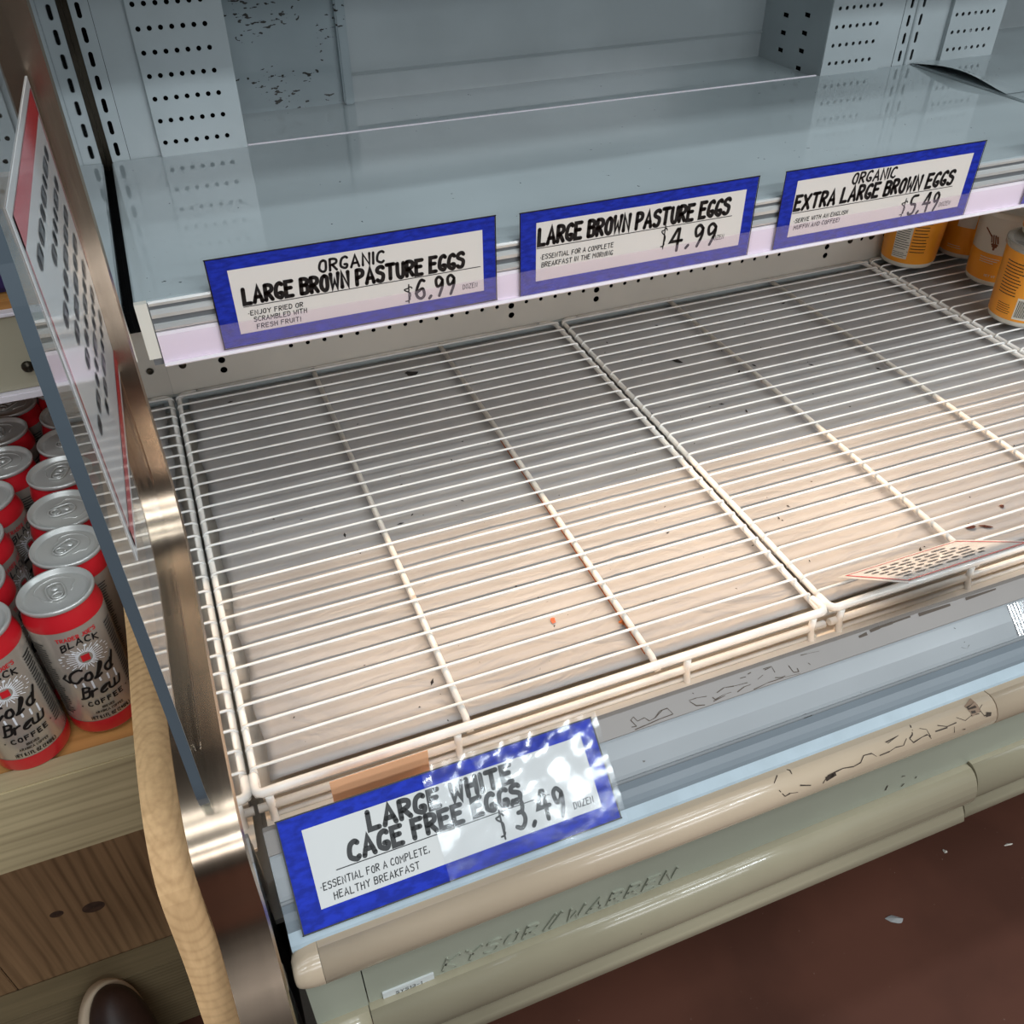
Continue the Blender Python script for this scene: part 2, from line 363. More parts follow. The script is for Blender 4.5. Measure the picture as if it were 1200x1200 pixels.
box('back_wall', dirty_paint, case, .160, .334, .178, .190, .32, .72)
box('back_wall', wall_paint, case, 1.10, XE, .178, .190, .32, .72)
prof('wall_seam', wall_paint, case, [(.178, .3615), (.1755, .362), (.1745, .364), (.178, .3665)], .345, 1.06)
bm = bmesh.new(); add_box(bm, .334, .349, .166, .180, .326, .72, .002); obj('joint_strip', bm, dirty_paint, case)
box('rear_ledge', shelf_paint, case, 1.398, XE, .0165, .178, .318, .3265)
box('rear_ledge', shelf_paint, case, .165, 1.056, .0165, .178, .318, .3265)
# slotted standards and perforated duct columns
def standard(x, halves):
    hs = []
    for k in range(-1, 16):
        for s in halves: hs.append(slot(x+s*.0118, .3458+.0254*k, .0052, .0165))
    x0 = x-.024 if -1 in halves else x+.003; x1 = x+.024
    holed('slotted_standard', wall_paint, case, rect(x0, .300, x1, .72), hs, .0016, XZ(.0165))
    box('standard_slot_shade', black, case, x0, x1, .040, .044, .30, .72)  # black sheet so the slots read as dark inside
    if -1 in halves:
        bm = bmesh.new(); add_tube(bm, [(x, .0155, .30), (x, .0155, .72)], .0022, 8); obj('standard_rib', bm, wall_paint, case)
standard(0.0015, (1,)); standard(1.220, (-1, 1))
box('standard_channel', dark_metal, case, -.0017, .0042, .018, .050, .30, .72)
box('standard_flange', wall_paint, case, .026, .064, .0165, .030, .30, .72)
box('standard_flange', wall_paint, case, 1.163, 1.1955, .0165, .030, .30, .72)
box('standard_flange', wall_paint, case, 1.2445, 1.287, .0165, .030, .30, .72)
def column(x0, x1, h0, side):
    hs = []
    for k in range(-1, 15):
        for j in range(7): hs.append(circ(h0+.01258*j, .3486+.0254*k, .0029, 10))
    col = holed('duct_face', wall_paint, case, rect(x0, .30, x1, .72), hs, .0014, XZ(.010))
    sh = []
    for k in range(-1, 15):
        sh.append(rect(.120-.007, .3478+.0254*k-.0032, .120+.007, .3478+.0254*k+.0032)); sh.append(rect(.066-.007, .3315+.0254*k-.0032, .066+.007, .3315+.0254*k+.0032))
    for xx, hh in ((x0, sh if side < 0 else []), (x1, sh if side > 0 else [])):
        holed('duct_side', wall_paint, case, rect(.0105, .30, .180, .72), hh, .0014, YZ(xx))
    box('duct_hole_shade', black, case, x0+.004, x1-.004, .150, .154, .30, .72)  # black sheet darkens the inside of the duct
column(.0635, .1695, .0714, 1); column(1.053, 1.163, 1.0665, -1); column(1.287, 1.395, 1.2975, 1)
# left end panel: polished liner, core
TR = [(-.500, .74), (-.500, .60), (-.501, .50), (-.504, .4481), (-.520, .395), (-.537, .3422), (-.541, .300), (-.541, .250), (-.5500, .2150), (-.575, .1900), (-.622, .1825), (-.68, .1825), (-.7306, .1840), (-.7858, .1835), (-.8185, .1795), (-.8480, .1715), (-.8680, .1567), (-.8765, .1300), (-.8800, .1016), (-.8950, .075), (-.9367, .0444-.02), (-.985, -.06), (-1.0, -.16), (-1.0, FLOOR+.02)]
TRs = smooth_path(TR, 2)
def yzplate(name, m, parent, pts, x0, x1):
    bm = bmesh.new(); a = [bm.verts.new((x0, y, z)) for y, z in pts]; b = [bm.verts.new((x1, y, z)) for y, z in pts]; n = len(pts)
    f1 = bm.faces.new(a); f2 = bm.faces.new(b[::-1])
    for i in range(n): bm.faces.new((a[i], b[i], b[(i+1) % n], a[(i+1) % n]))
    bmesh.ops.recalc_face_normals(bm, faces=bm.faces[:]); bmesh.ops.triangulate(bm, faces=[f for f in bm.faces if len(f.verts) > 4])
    return obj(name, bm, m, parent)
inner = [(y+.012*(1 if i < 30 else 1), z-.012) for i, (y, z) in enumerate(TRs)]
panel_poly = [(.19, .74)]+[(y+.004, z-.004) for y, z in TRs[:]]+[(.19, FLOOR+.02)]
yzplate('end_liner', mirror, case, panel_poly, -.0034, -.0018)
yzplate('end_core', mat('end_panel_dark', (70, 62, 54), .6), case, panel_poly, -.034, -.0035)
# steel trim with two pressed slots, running over the front of the end panel
bm = bmesh.new()
xs = [-.0355, -.0345, -.0213, -.0186, -.0164, -.0137, -.001, .0005]
def slotdepth(s): 
    return 1.0 if (.34 < s < .615 or .705 < s < .815 or s < .0) else 0.0
L = [0]
for a, b in zip(TRs, TRs[1:]): L.append(L[-1]+math.hypot(b[0]-a[0], b[1]-a[1]))
Lt = L[-1]
rows = []
for i, (y, z) in enumerate(TRs):
    a = TRs[max(i-1, 0)]; b = TRs[min(i+1, len(TRs)-1)]; t = Vector((b[0]-a[0], b[1]-a[1])).normalized(); n = Vector((t.y, -t.x))
    if n.x > .3 or (abs(n.x) <= .3 and n.y < 0): n = -n
    row = []
    for j, x in enumerate(xs):
        d = .004 if j in (0, 7) else 0
        row.append(bm.verts.new((x, y-n.x*d, z-n.y*d)))
    rows.append(row)
for r0, r1 in zip(rows, rows[1:]):
    for j in range(len(xs)-1):
        f = bm.faces.new((r0[j], r0[j+1], r1[j+1], r1[j])); f.smooth = True
for r0, r1 in zip(rows, rows[1:]):
    for j in range(len(xs)): bm.edges.get((r0[j], r1[j])).smooth = False
bmesh.ops.recalc_face_normals(bm, faces=bm.faces[:])
trim = obj('end_trim', bm, steel, case)
def path_pts(a, b):
    return [(y, z) for y, z in TRs if a(y, z)] if b is None else None
for cond in (lambda y, z: y > -.56 and .225 < z < .46, lambda y, z: -.800 < y < -.60 and z > .165):
    seg = [(y, z) for y, z in TRs if cond(y, z)]
    bm = bmesh.new(); bl = bmesh.new(); n = len(seg)
    for k in range(n-1):
        (ya, za), (yb, zb) = seg[k], seg[k+1]; t = Vector((yb-ya, zb-za)).normalized(); nn = Vector((t.y, -t.x))
        if nn.x > 0 or (abs(nn.x) < .3 and nn.y < 0): nn = -nn
        for b2, x0, x1, d in ((bl, -.0187, -.0163, .0005),):
            b2.faces.new([b2.verts.new((x, y+nn.x*d, z+nn.y*d)) for x, y, z in ((x0, ya, za), (x1, ya, za), (x1, yb, zb), (x0, yb, zb))])
    for xx in (-.0205, -.0145):
        dx = .0015 if xx < -.0175 else -.0015
        pp = [(xx+(dx if k in (0, n-1) else 0), y, z) for k, (y, z) in enumerate(seg)]
        add_tube(bm, pp, .0008, 6)
    obj('pressed_slot_shade', bl, black, trim); obj('slot_rim', bm, steel, trim)  # flat black strip stands in for the shade in the slot
# front: air grille, grey lip, ledge, bumpers
LIPX0 = .004
holes = [rect(.012+.0185*k, -.0052, .012+.0185*k+.0100, .0052) for k in range(109)]
prof('air_return_plate', mat('grille_beige', (240, 226, 210), .4), case, [(-.699, -.040), (-.752, -.0235), (-.752, -.0275), (-.699, -.044)], LIPX0, XE)
bm = bmesh.new()
for k in range(108): add_box(bm, .012+.0185*k, .0215+.0185*k, -.766, -.7525, -.028, -.0120)
g = obj('grille_teeth', bm, rack_white, case); g['kind'] = 'stuff'
prof('air_return_back', mat('grille_beige', (240, 226, 210), .4), case, [(-.7665, -.060), (-.775, -.060), (-.775, .02), (-.773, .02), (-.7665, -.03)], LIPX0, XE)
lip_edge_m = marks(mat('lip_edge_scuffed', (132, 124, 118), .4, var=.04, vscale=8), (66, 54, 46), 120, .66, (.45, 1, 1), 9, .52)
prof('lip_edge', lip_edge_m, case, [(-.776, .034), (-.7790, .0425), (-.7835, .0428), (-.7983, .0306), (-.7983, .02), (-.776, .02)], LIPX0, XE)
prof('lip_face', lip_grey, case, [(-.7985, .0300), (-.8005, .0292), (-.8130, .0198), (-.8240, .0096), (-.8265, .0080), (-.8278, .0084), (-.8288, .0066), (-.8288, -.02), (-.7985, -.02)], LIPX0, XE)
prof('lip_channel', mat('lip_channel_shaded_grey', (112, 120, 126), .25, var=.04, vscale=6), case, [(-.8290, .0050), (-.8330, -.0005), (-.8380, -.0050), (-.8420, -.0075), (-.8460, -.0085), (-.846, -.03), (-.829, -.03)], LIPX0, XE)  # darker tinted grey, also stands in for shade in the concave channel
prof('lip_ledge', ledge_blue, case, [(-.8455, -.0080), (-.8540, -.0135), (-.8560, -.0165), (-.856, -.03), (-.8455, -.03)], LIPX0, XE)
def half_round(y0, z0, y1, z1, bulge, n=10):
    a = Vector((y0, z0)); b = Vector((y1, z1)); t = (b-a); nn = Vector((t.y, -t.x)).normalized()
    if nn.x > 0: nn = -nn
    return [tuple(a+t*(.5-.5*math.cos(math.pi*k/n))+nn*bulge*math.sin(math.pi*k/n)**.8) for k in range(n+1)]
ub = half_round(-.8550, -.0155, -.8680, -.0500, .0185)
def bumper_piece(name, m, pts, x0, x1, back):
    bm = bmesh.new(); add_prof(bm, pts+[(back, pts[-1][1]), (back, pts[0][1])], x0, x1)
    for f in bm.faces: f.smooth = abs(f.normal.x) < .5 and f.normal.y < -.1
    return obj(name, bm, m, case)
for x0, x1 in ((.0235, .700), (.7012, 1.36), (1.3612, XE)): bumper_piece('upper_bumper', bump_beige, ub, x0, x1, -.85)
# cracks, chips and scuffs worn into the bumper, lip edge and fascia
def on_profile(pts, d):
    def f(u, v):
        i = min(max(int(v), 0), len(pts)-2); t = v-i; a = Vector(pts[i]); b = Vector(pts[i+1]); q = a+(b-a)*t; e = (b-a).normalized(); n = Vector((e.y, -e.x))
        if n.x > 0: n = -n
        return (u, q.x+n.x*d, q.y+n.y*d)
    return f
def wear(name, m, prof_pts, lists, width, d):
    # strokes given as (X, position along the profile); widened in real units
    f = on_profile(prof_pts, d); f2 = on_profile(prof_pts, d+.001); bm = bmesh.new(); rnd = random.Random(name)
    for st in lists:
        P = [Vector(f(u, v)) for u, v in st]; Q = [Vector(f2(u, v)) for u, v in st]
        for a, b, up in zip(P, P[1:], Q):
            t = b-a
            if t.length < 1e-5: continue
            n = (up-a).cross(t).normalized(); w0, w1 = (width*rnd.uniform(.3, 1.3) for _ in (0, 1)); k = max(1, int(t.length/.004))
            for i in range(k):
                p, q = a+t*(i/k), a+t*((i+1)/k); wa = w0+(w1-w0)*i/k; wb = w0+(w1-w0)*(i+1)/k
                bm.faces.new([bm.verts.new(x) for x in (p-n*wa/2, q-n*wb/2, q+n*wb/2, p+n*wa/2)])
    return obj(name, bm, m, case)
CR =  [[(0.4546, 0.01), (0.4496, 1.24), (0.4433, 2.14)], [(0.4455, 3.46), (0.4504, 4.81), (0.456, 4.62), (0.4644, 4.98)], [(0.4578, 0.23), (0.4643, 1.08), (0.4638, 1.81)], [(0.4674, 3.93), (0.4789, 4.64)], [(0.4919, 5.13), (0.4981, 4.05), (0.5082, 3.96), (0.5152, 3.86), (0.5272, 4.23), (0.5353, 4.0), (0.5404, 3.09), (0.5493, 3.25), (0.5537, 4.03)], [(0.5571, 4.06), (0.5687, 4.03), (0.5762, 3.76), (0.5853, 3.93), (0.5906, 3.0)], [(0.5679, 2.38), (0.5841, 2.07)], [(0.5694, 2.65), (0.5828, 2.1)], [(0.599, 0.32), (0.602, 1.2), (0.5985, 2.74), (0.5938, 3.19), (0.597, 4.07), (0.607, 3.76), (0.6144, 3.65), (0.6182, 4.6)], [(0.6085, 2.22), (0.6151, 2.79), (0.6172, 4.17)], [(0.6033, 0.4), (0.6005, 2.12)], [(0.624, 3.66), (0.6384, 3.76)], [(0.6283, 2.82), (0.6387, 3.6), (0.6499, 3.51)], [(0.6518, 2.71), (0.6605, 3.75), (0.6688, 3.31), (0.6785, 3.48)], [(0.6858, 2.22), (0.68, 2.83), (0.6836, 4.14), (0.6924, 4.27)], [(0.6465, 4.04), (0.6461, 5.16)], [(0.656, 5.18), (0.6599, 5.32)], [(0.599, 0.32), (0.6301, 0.01), (0.6542, 0.09), (0.6803, 0.29), (0.6852, 0.65)]]
FAT =  [[(0.4955, 4.61), (0.5069, 4.24)], [(0.5001, 4.36), (0.5046, 4.35)], [(0.67, 2.82), (0.6806, 3.05)], [(0.6681, 1.95), (0.678, 1.95)], [(0.6862, 4.09), (0.6924, 4.34)]]
BR =  [[(0.667, 1.66), (0.6803, 1.23)], [(0.668, 2.33), (0.6807, 1.91)], [(0.669, 2.76), (0.6811, 2.52)]]
LI =  [[(0.3312, 0.78), (0.3361, 0.82), (0.3323, 0.47), (0.3357, 0.36), (0.3384, 0.61), (0.3457, 0.56), (0.3494, 0.78), (0.3559, 0.72), (0.3619, 0.49), (0.3699, 0.49), (0.3737, 0.84)], [(0.3336, 0.94), (0.3442, 0.91), (0.3586, 0.85), (0.3729, 0.83)], [(0.357, 0.7), (0.3646, 0.49)], [(0.3924, 0.47), (0.4005, 0.47), (0.4109, 0.55)], [(0.3929, 0.52), (0.3981, 0.81), (0.4065, 0.91)], [(0.4163, 0.68), (0.418, 0.83), (0.4279, 0.74), (0.4362, 0.74)], [(0.4218, 0.55), (0.4301, 0.43), (0.4407, 0.51), (0.4552, 0.56)], [(0.4491, 0.25), (0.4555, 0.27)], [(0.4581, 0.18), (0.462, 0.15)], [(0.4421, 0.83), (0.4504, 0.7), (0.458, 0.69)], [(0.4665, 0.57), (0.4731, 0.45)], [(0.4751, 0.18), (0.4846, 0.19), (0.4859, 0.52)], [(0.4765, 0.25), (0.4834, 0.22)], [(0.4589, 0.97), (0.4756, 0.88), (0.4928, 0.89), (0.5116, 0.96)], [(0.4842, 0.76), (0.4902, 0.85), (0.4951, 0.84)], [(0.5021, 0.42), (0.5049, 0.81), (0.5105, 0.86), (0.5099, 0.67)], [(0.518, 0.13), (0.5256, 0.16), (0.5389, 0.23)], [(0.5231, 0.61), (0.5251, 0.73)], [(0.398, 0.18), (0.3994, 0.24)], [(0.4158, 0.88), (0.4293, 0.8)]]
FS =  [[(0.5938, 0.81), (0.5944, 0.69)], [(0.6155, 0.89), (0.6178, 0.83)], [(0.6098, 0.59), (0.6145, 0.6)], [(0.6318, 0.81), (0.6326, 0.76)]]
crack_m = mat('crack_dark', (56, 44, 34), .8)
wear('crack', crack_m, ub, CR, .0011, .0004); wear('chip', crack_m, ub, FAT, .0042, .00035); wear('scuff', mat('scuff_brown', (128, 104, 84), .7), ub, BR, .0075, .0003)
LEDGE = [(-.7835, .0428), (-.7983, .0306)]
wear('scratch', mat('scratch_brown', (84, 72, 62), .8), LEDGE, LI, .0008, .0003); wear('chip', mat('scratch_brown', (84, 72, 62), .8), LEDGE, [[(.600, .10), (.612, .06), (.628, .05), (.650, .04)], [(.586, .2), (.596, .16)], [(.66, .10), (.70, .12)], [(.72, .10), (.76, .10)]], .0028, .0003)
wear('scratch', crack_m, [(-.8705, -.052), (-.8720, -.118)], FS, .0018, .0005)
# moulded rounded end cap
bm = bmesh.new(); rings = []
cy, cz = sum(p[0] for p in ub)/len(ub), sum(p[1] for p in ub)/len(ub)
loop = ub+[(-.85, ub[-1][1]), (-.85, ub[0][1])]
for k in range(8):
    a = k/7*math.pi/2; s = .25+.75*math.sin(a)**.7 if k else .05
    x = .0232-.0225*(math.cos(a)) 
    rings.append([bm.verts.new((x, cy+(y-cy)*s, cz+(z-cz)*s)) for y, z in loop])
for a, b in zip(rings, rings[1:]):
    for i in range(len(loop)): bm.faces.new((a[i], a[(i+1) % len(loop)], b[(i+1) % len(loop)], b[i])).smooth = True
bm.faces.new(rings[0][::-1]); bmesh.ops.recalc_face_normals(bm, faces=bm.faces[:])
obj('bumper_end_cap', bm, bump_beige, case)
prof('fascia_recess', bump_green, case, [(-.868, -.048), (-.8705, -.052), (-.8720, -.118), (-.85, -.118), (-.85, -.048)], .0515, XE)
prof('fascia_end_piece', bump_green, case, [(-.868, -.048), (-.8705, -.052), (-.8735, -.138), (-.85, -.138), (-.85, -.048)], .006, .0505)
lb = half_round(-.8720, -.1175, -.8860, -.1650, .0175)+[(-.8885, -.1700), (-.8960, -.1800), (-.8990, -.1880), (-.8970, -.1900)]
for x0, x1 in ((.0505, .7035), (.7050, 1.36), (1.3612, XE)):
    bumper_piece('lower_bumper', bump_low, lb if x0 < .1 else [(y+.002, z+.003) for y, z in lb], x0, x1, -.86)
bumper_piece('lower_bumper', bump_low, [(y+.001, z-.001) for y, z in lb], .007, .0498, -.86)
box('base_cabinet', mat('base_dark', (60, 56, 50), .6), case, -.0017, XE, -.60, .19, FLOOR+.0, -.075)
box('front_back_plate', mat('base_dark', (60, 56, 50), .6), case, .004, XE, -.850, -.80, -.17, -.028)
box('case_underside', mat('base_dark', (60, 56, 50), .6), case, .004, XE, -.850, -.59, -.19, -.17)
# embossed maker's name on the fascia
def fas(u, v): return (u, -.8716-.0006-(v+.05)*-.0, v)
bm = bmesh.new(); add_strokes(bm, layout('KYSOR', .118, .205, -.1115, .0185, .25), .0022, lambda u, v: (u, -.8731, v))
add_strokes(bm, [[(.214, -.112), (.226, -.090)], [(.220, -.112), (.232, -.090)]], .0022, lambda u, v: (u, -.8731, v))
add_strokes(bm, layout('WARREN', .236, .345, -.1115, .0185, .25), .0022, lambda u, v: (u, -.8731, v))
r = bmesh.ops.extrude_face_region(bm, geom=bm.faces[:]); bmesh.ops.translate(bm, verts=[v for v in r['geom'] if isinstance(v, bmesh.types.BMVert)], vec=(0, .002, 0))
bmesh.ops.recalc_face_normals(bm, faces=bm.faces[:])
obj('embossed_lettering', bm, bump_green, case)
st = box('number_sticker', mat('sticker_white', (205, 208, 206), .5), case, .0635, .1095, -.8735, -.8712, -.1215, -.1075)
lettering('sticker_lettering', ink, st, [(layout('SYS13-1', .075, .098, -.117, .0045, .05), .0007)], lambda u, v: (u, -.8737, v))
# canopy with the next shelf level (keeps ceiling light off the back of the shelf)
box('canopy', wall_paint, case, -.0017, XE, -.335, .19, .62, .65)

# ------------------------------------------------------------------ clear acrylic fin at the end
fin = thing('acrylic_end_panel', 'clear acrylic end panel slotted upright into the steel trim', 'panel', (0, 0, 0))
FX = -.0175
edge = [(-.502, .735), (-.806, .735), (-.812, .57), (-.828, .50), (-.836, .42), (-.839, .30), (-.845, .225), (-.8485, .200), (-.846, .187)]
edge = [edge[0]]+smooth_path(edge[1:], 2)
ti = [(y-.001, z+.0025) for y, z in TRs if y > -.846 and z > .165 and z < .735]
poly = edge+[p for p in ti[::-1]]
yzplate('clear_sheet', acrylic, fin, poly, FX-.003, FX+.003)
bm = bmesh.new(); rr = []
fe = edge[1:]
for i, (y, z) in enumerate(fe):
    a = fe[max(i-1, 0)]; b = fe[min(i+1, len(fe)-1)]; t = Vector((b[0]-a[0], b[1]-a[1])).normalized(); n = Vector((-t.y, t.x)); 
    if n.x > 0: n = -n
    rr.append([bm.verts.new((FX+dx, y+n.x*q, z+n.y*q)) for dx, q in ((-.0032, -.001), (-.0032, .0002), (.0032, .0002), (.0032, -.001))])
for a, b in zip(rr, rr[1:]):
    for k in range(3): bm.faces.new((a[k], a[k+1], b[k+1], b[k]))
bmesh.ops.recalc_face_normals(bm, faces=bm.faces[:])
obj('polished_edge', bm, acrylic_edge, fin)

def red_notice(name, label, w, h, rnd, parent_loc, basis, rows, mirror_txt=False):
    """red-bordered printed notice; basis = (ux, uv, n)"""
    ux, uv, n = [Vector(b) for b in basis]
    root = thing(name, label, 'sign', parent_loc)
    f = lambda d: (lambda u, v: tuple(ux*u+uv*v+n*d))
    bm = bmesh.new()
    q = [bm.verts.new(f(d)(u, v)) for d in (0, -.0006) for u, v in ((0, 0), (w, 0), (w, h), (0, h))]
    bm.faces.new(q[:4]); bm.faces.new(q[4:][::-1])
    for k in range(4): bm.faces.new((q[k], q[4+k], q[4+(k+1) % 4], q[(k+1) % 4]))
    bmesh.ops.recalc_face_normals(bm, faces=bm.faces[:])
    obj('sheet', bm, sign_grey, root)
    bm = bmesh.new(); k = .035*w+.002; ff = f(.0003)
    b0 = .006
    add_patch(bm, ff, b0, w-b0, b0, b0+.006 if h < .15 else b0+.012); add_patch(bm, ff, b0, w-b0, h-b0-(.002 if h < .15 else .016), h-b0)
    add_patch(bm, ff, b0, b0+.003, b0, h-b0); add_patch(bm, ff, w-b0-.003, w-b0, b0, h-b0)
    obj('border', bm, red_ink, root)
    lettering('print', mat('print_grey', (84, 84, 88), .3, spec=.22), root, [(scribble(.13*w, .87*w, .2*h, .86*h, rows, rnd, h/rows*.52), h/rows*.27)], f(.0004))
    return root
red_notice('notice_sheet', 'white notice sheet with red border taped on the acrylic end panel', .279, .212, random.Random(3), (FX+.0037, -.503, .336), ((0, -1, .03), (0, -.03, 1), (1, 0, 0)), 7)
red_notice('notice_card', 'small red-bordered notice card leaning on the wire rack front rail', .170, .114, random.Random(5), (.653, -.7665, .0725), ((1, 0, 0), (0, .783, -.622), (0, .622, .783)), 6)

# ------------------------------------------------------------------ wire racks
WL = .6123; NW = 28; SP = .0254
def wire_bm():
    bm = bmesh.new(); r = .0016
    p = [(.0005, 0, -.0085), (.0008, 0, -.004), (.0025, 0, -.0008), (.006, 0, 0)]+[(WL*t, 0, 0) for t in (.33, .67)]+[(WL-.006, 0, 0), (WL-.0025, 0, -.0008), (WL-.0008, 0, -.004), (WL-.0005, 0, -.0085)]
    add_tube(bm, p, r, 7); return bm
def make_rack(x, label):
    root = thing('wire_rack', label, 'wire rack', (x, 0, 0), group=None)
    w0 = None
    for i in range(NW):
        if w0 is None: w0 = obj('wire', wire_bm(), rack_white, root); o = w0
        else: o = share(w0, 'wire', root, (0, -SP*i, 0))
    for fx in (1/3, 2/3):
        tube('cross_bar', rack_rust, root, [(WL*fx, .012, -.0058), (WL*fx, -.700, -.0058), (WL*fx, -.713, -.012)], .0037, 10)
    for xx in (.0032, WL-.0032):
        sg = 1 if xx < .1 else -1
        tube('side_rail', rack_white, root, smooth_path([(xx+sg*.03, .013, -.0058), (xx+sg*.002, .013, -.0058), (xx, -.01, -.0058), (xx, -.35, -.0058), (xx, -.69, -.0058), (xx, -.712, -.006)], 2), .0037, 10)
    tube('back_rail', rack_white, root, [(.030, .013, -.0058), (WL-.030, .013, -.0058)], .0037, 10)
    tube('front_rail', rack_white, root, smooth_path([(.002, -.690, -.005), (.001, -.714, -.002), (.02, -.7145, 0), (.05, -.7145, 0), (WL-.05, -.7145, 0), (WL-.02, -.7145, 0), (WL+.0005, -.714, -.002), (WL-.001, -.690, -.005)], 2), .0046, 12)
    tube('front_rail', rack_white, root, [(.0, -.7160, -.0195), (WL, -.7160, -.0195)], .0042, 12)
    tube('front_rail', rack_white, root, [(.010, -.7180, -.0320), (WL-.010, -.7180, -.0320)], .0024, 10)
    for px in (.012, .19, .44, WL-.018):
        tube('front_post', rack_white, root, [(px, -.7165, -.004), (px, -.7175, -.020), (px, -.723, -.036), (px, -.727, -.046)], .0038, 10)
    return root
rk = make_rack(0, 'white wire deck rack at the left end beside the steel end trim')
tube('rust_line', mat('rust_orange', (165, 85, 30), .8), rk, smooth_path([(WL*2/3-.0036, -.27, -.0078), (WL*2/3-.0032, -.42, -.0085), (WL*2/3-.0037, -.55, -.0078), (WL*2/3-.0033, -.69, -.0084)], 2), .0008, 6)['label'] = 'thin orange rust line along the cross bar'
make_rack(WL+.0065, 'white wire deck rack in the middle with the notice card on it').scale = (1.0105, 1, 1)
make_rack(2*WL+.0195, 'white wire deck rack at the right under the orange yogurt tubs')

# paper liner under the racks
def paper_sheet(label, x0, x1, y0, y1, z, seed):
    bm = bmesh.new(); rnd = random.Random(seed); nx, ny = 60, 64; g = []
    folds = [(rnd.uniform(x0, x1), rnd.uniform(y0, y1), rnd.uniform(.3, 1.2), rnd.uniform(.0008, .0022), rnd.uniform(.006, .016)) for _ in range(26)]
    for j in range(ny+1):
        row = []
        for i in range(nx+1):
            x = x0+(x1-x0)*i/nx; y = y0+(y1-y0)*j/ny; h = 0
            for fx, fy, an, am, wd in folds:
                d = (x-fx)*math.sin(an)-(y-fy)*math.cos(an); l = (x-fx)*math.cos(an)+(y-fy)*math.sin(an)
                h += am*math.exp(-(d/wd)**2)*math.exp(-(l/.10)**2)
            if i == 0: h += .004*math.sin(y*40+seed)
            row.append(bm.verts.new((x+(.002*math.sin(y*55) if i == 0 else 0), y, z+min(h*.5, .003))))
        g.append(row)
    for j in range(ny):
        for i in range(nx): bm.faces.new((g[j][i], g[j][i+1], g[j+1][i+1], g[j+1][i])).smooth = True
    o = obj('paper_liner', bm, paper); tag(o, label, 'paper'); 
    sm = o.modifiers.new('thick', 'SOLIDIFY'); sm.thickness = .0005; sm.offset = -1
    return o
# crumpled look from a finer relief
nt = paper.node_tree; N = nt.nodes; Lk = nt.links
tc = N.new('ShaderNodeTexCoord'); mp = N.new('ShaderNodeMapping'); mp.inputs['Rotation'].default_value = (0, 0, .7); mp.inputs['Scale'].default_value = (1, 2.4, 1); Lk.new(tc.outputs['Object'], mp.inputs[0])
n1 = N.new('ShaderNodeTexNoise'); n1.inputs['Scale'].default_value = 11; n1.inputs['Detail'].default_value = 2.5; n1.inputs['Distortion'].default_value = 1.5; Lk.new(mp.outputs[0], n1.inputs[0])
bp = N.new('ShaderNodeBump'); bp.inputs['Strength'].default_value = .4; bp.inputs['Distance'].default_value = .008; Lk.new(n1.outputs[0], bp.inputs['Height']); Lk.new(bp.outputs[0], N['Principled BSDF'].inputs['Normal'])
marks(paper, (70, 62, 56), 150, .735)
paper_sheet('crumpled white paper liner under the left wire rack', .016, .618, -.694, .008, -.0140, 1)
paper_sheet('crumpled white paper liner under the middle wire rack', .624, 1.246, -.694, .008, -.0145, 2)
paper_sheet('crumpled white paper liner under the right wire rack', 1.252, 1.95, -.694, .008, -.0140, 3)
bm = bmesh.new(); add_box(bm, .005, 1.95, -.700, .011, -.0618, -.0300); 
obj('deck_tray', bm, mat('tray_paint', (206, 198, 188), .5), case)

# crumbs and flakes
def flake(name, label, cat, x, y, z, sx, sy, m, seed, h=.002):
    rnd = random.Random(seed); bm = bmesh.new(); n = 9
    top = bm.verts.new((0, 0, h)); ring = []
    for k in range(n):
        a = 2*math.pi*k/n; q = rnd.uniform(.55, 1.15); ring.append(bm.verts.new((sx*q*math.cos(a), sy*q*math.sin(a), rnd.uniform(0, h*.4))))
    for k in range(n): bm.faces.new((top, ring[k], ring[(k+1) % n]))
    bm.faces.new(ring[::-1]); o = obj(name, bm, m, loc=(x, y, z)); o.rotation_euler = (0, 0, rnd.uniform(0, 6)); tag(o, label, cat); return o
PZ = -.0132
flake('rust_flake', 'round rust-brown flake on the paper behind the notice card', 'debris', .872, -.653, PZ, .0075, .006, rust, 1, .004)
flake('rust_flake', 'long thin rust-brown flake beside the round rusty flake', 'debris', .890, -.660, PZ, .009, .0025, rust, 2)
flake('rust_flake', 'tiny rust crumb farthest right near the notice card', 'debris', .937, -.637, PZ, .004, .0035, rust, 3)
flake('orange_flake', 'small orange flake on the paper in front of the rusty cross bar', 'debris', .337, -.607, PZ, .005, .004, mat('orange_flake', (226, 110, 70), .6), 4)
flake('rust_flake', 'orange rust lump at the front end of the rusty cross bar', 'debris', .4055, -.640, -.0105, .004, .006, mat('rust_orange', (165, 85, 30), .8), 5, .003)
bm = bmesh.new(); rnd = random.Random(11)
for k in range(130):
    x = rnd.uniform(.03, 1.6); y = rnd.uniform(-.68, 0); s = rnd.choice((.0009, .0012, .0018, .003)); a = rnd.uniform(0, 6)
    q = [(x+s*1.8*math.cos(a), y+s*1.8*math.sin(a)), (x-s*.5*math.sin(a), y+s*.5*math.cos(a)), (x-s*1.4*math.cos(a), y-s*1.4*math.sin(a)), (x+s*.6*math.sin(a), y-s*.6*math.cos(a))]
    b = [bm.verts.new((px, py, PZ-.0004)) for px, py in q]; t = bm.verts.new((x, y, PZ+.0008))
    for i in range(4): bm.faces.new((b[i], b[(i+1) % 4], t))
o = obj('paper_crumbs', bm, soot); o['kind'] = 'stuff'; tag(o, 'dark crumbs scattered over the paper liners', 'crumbs')
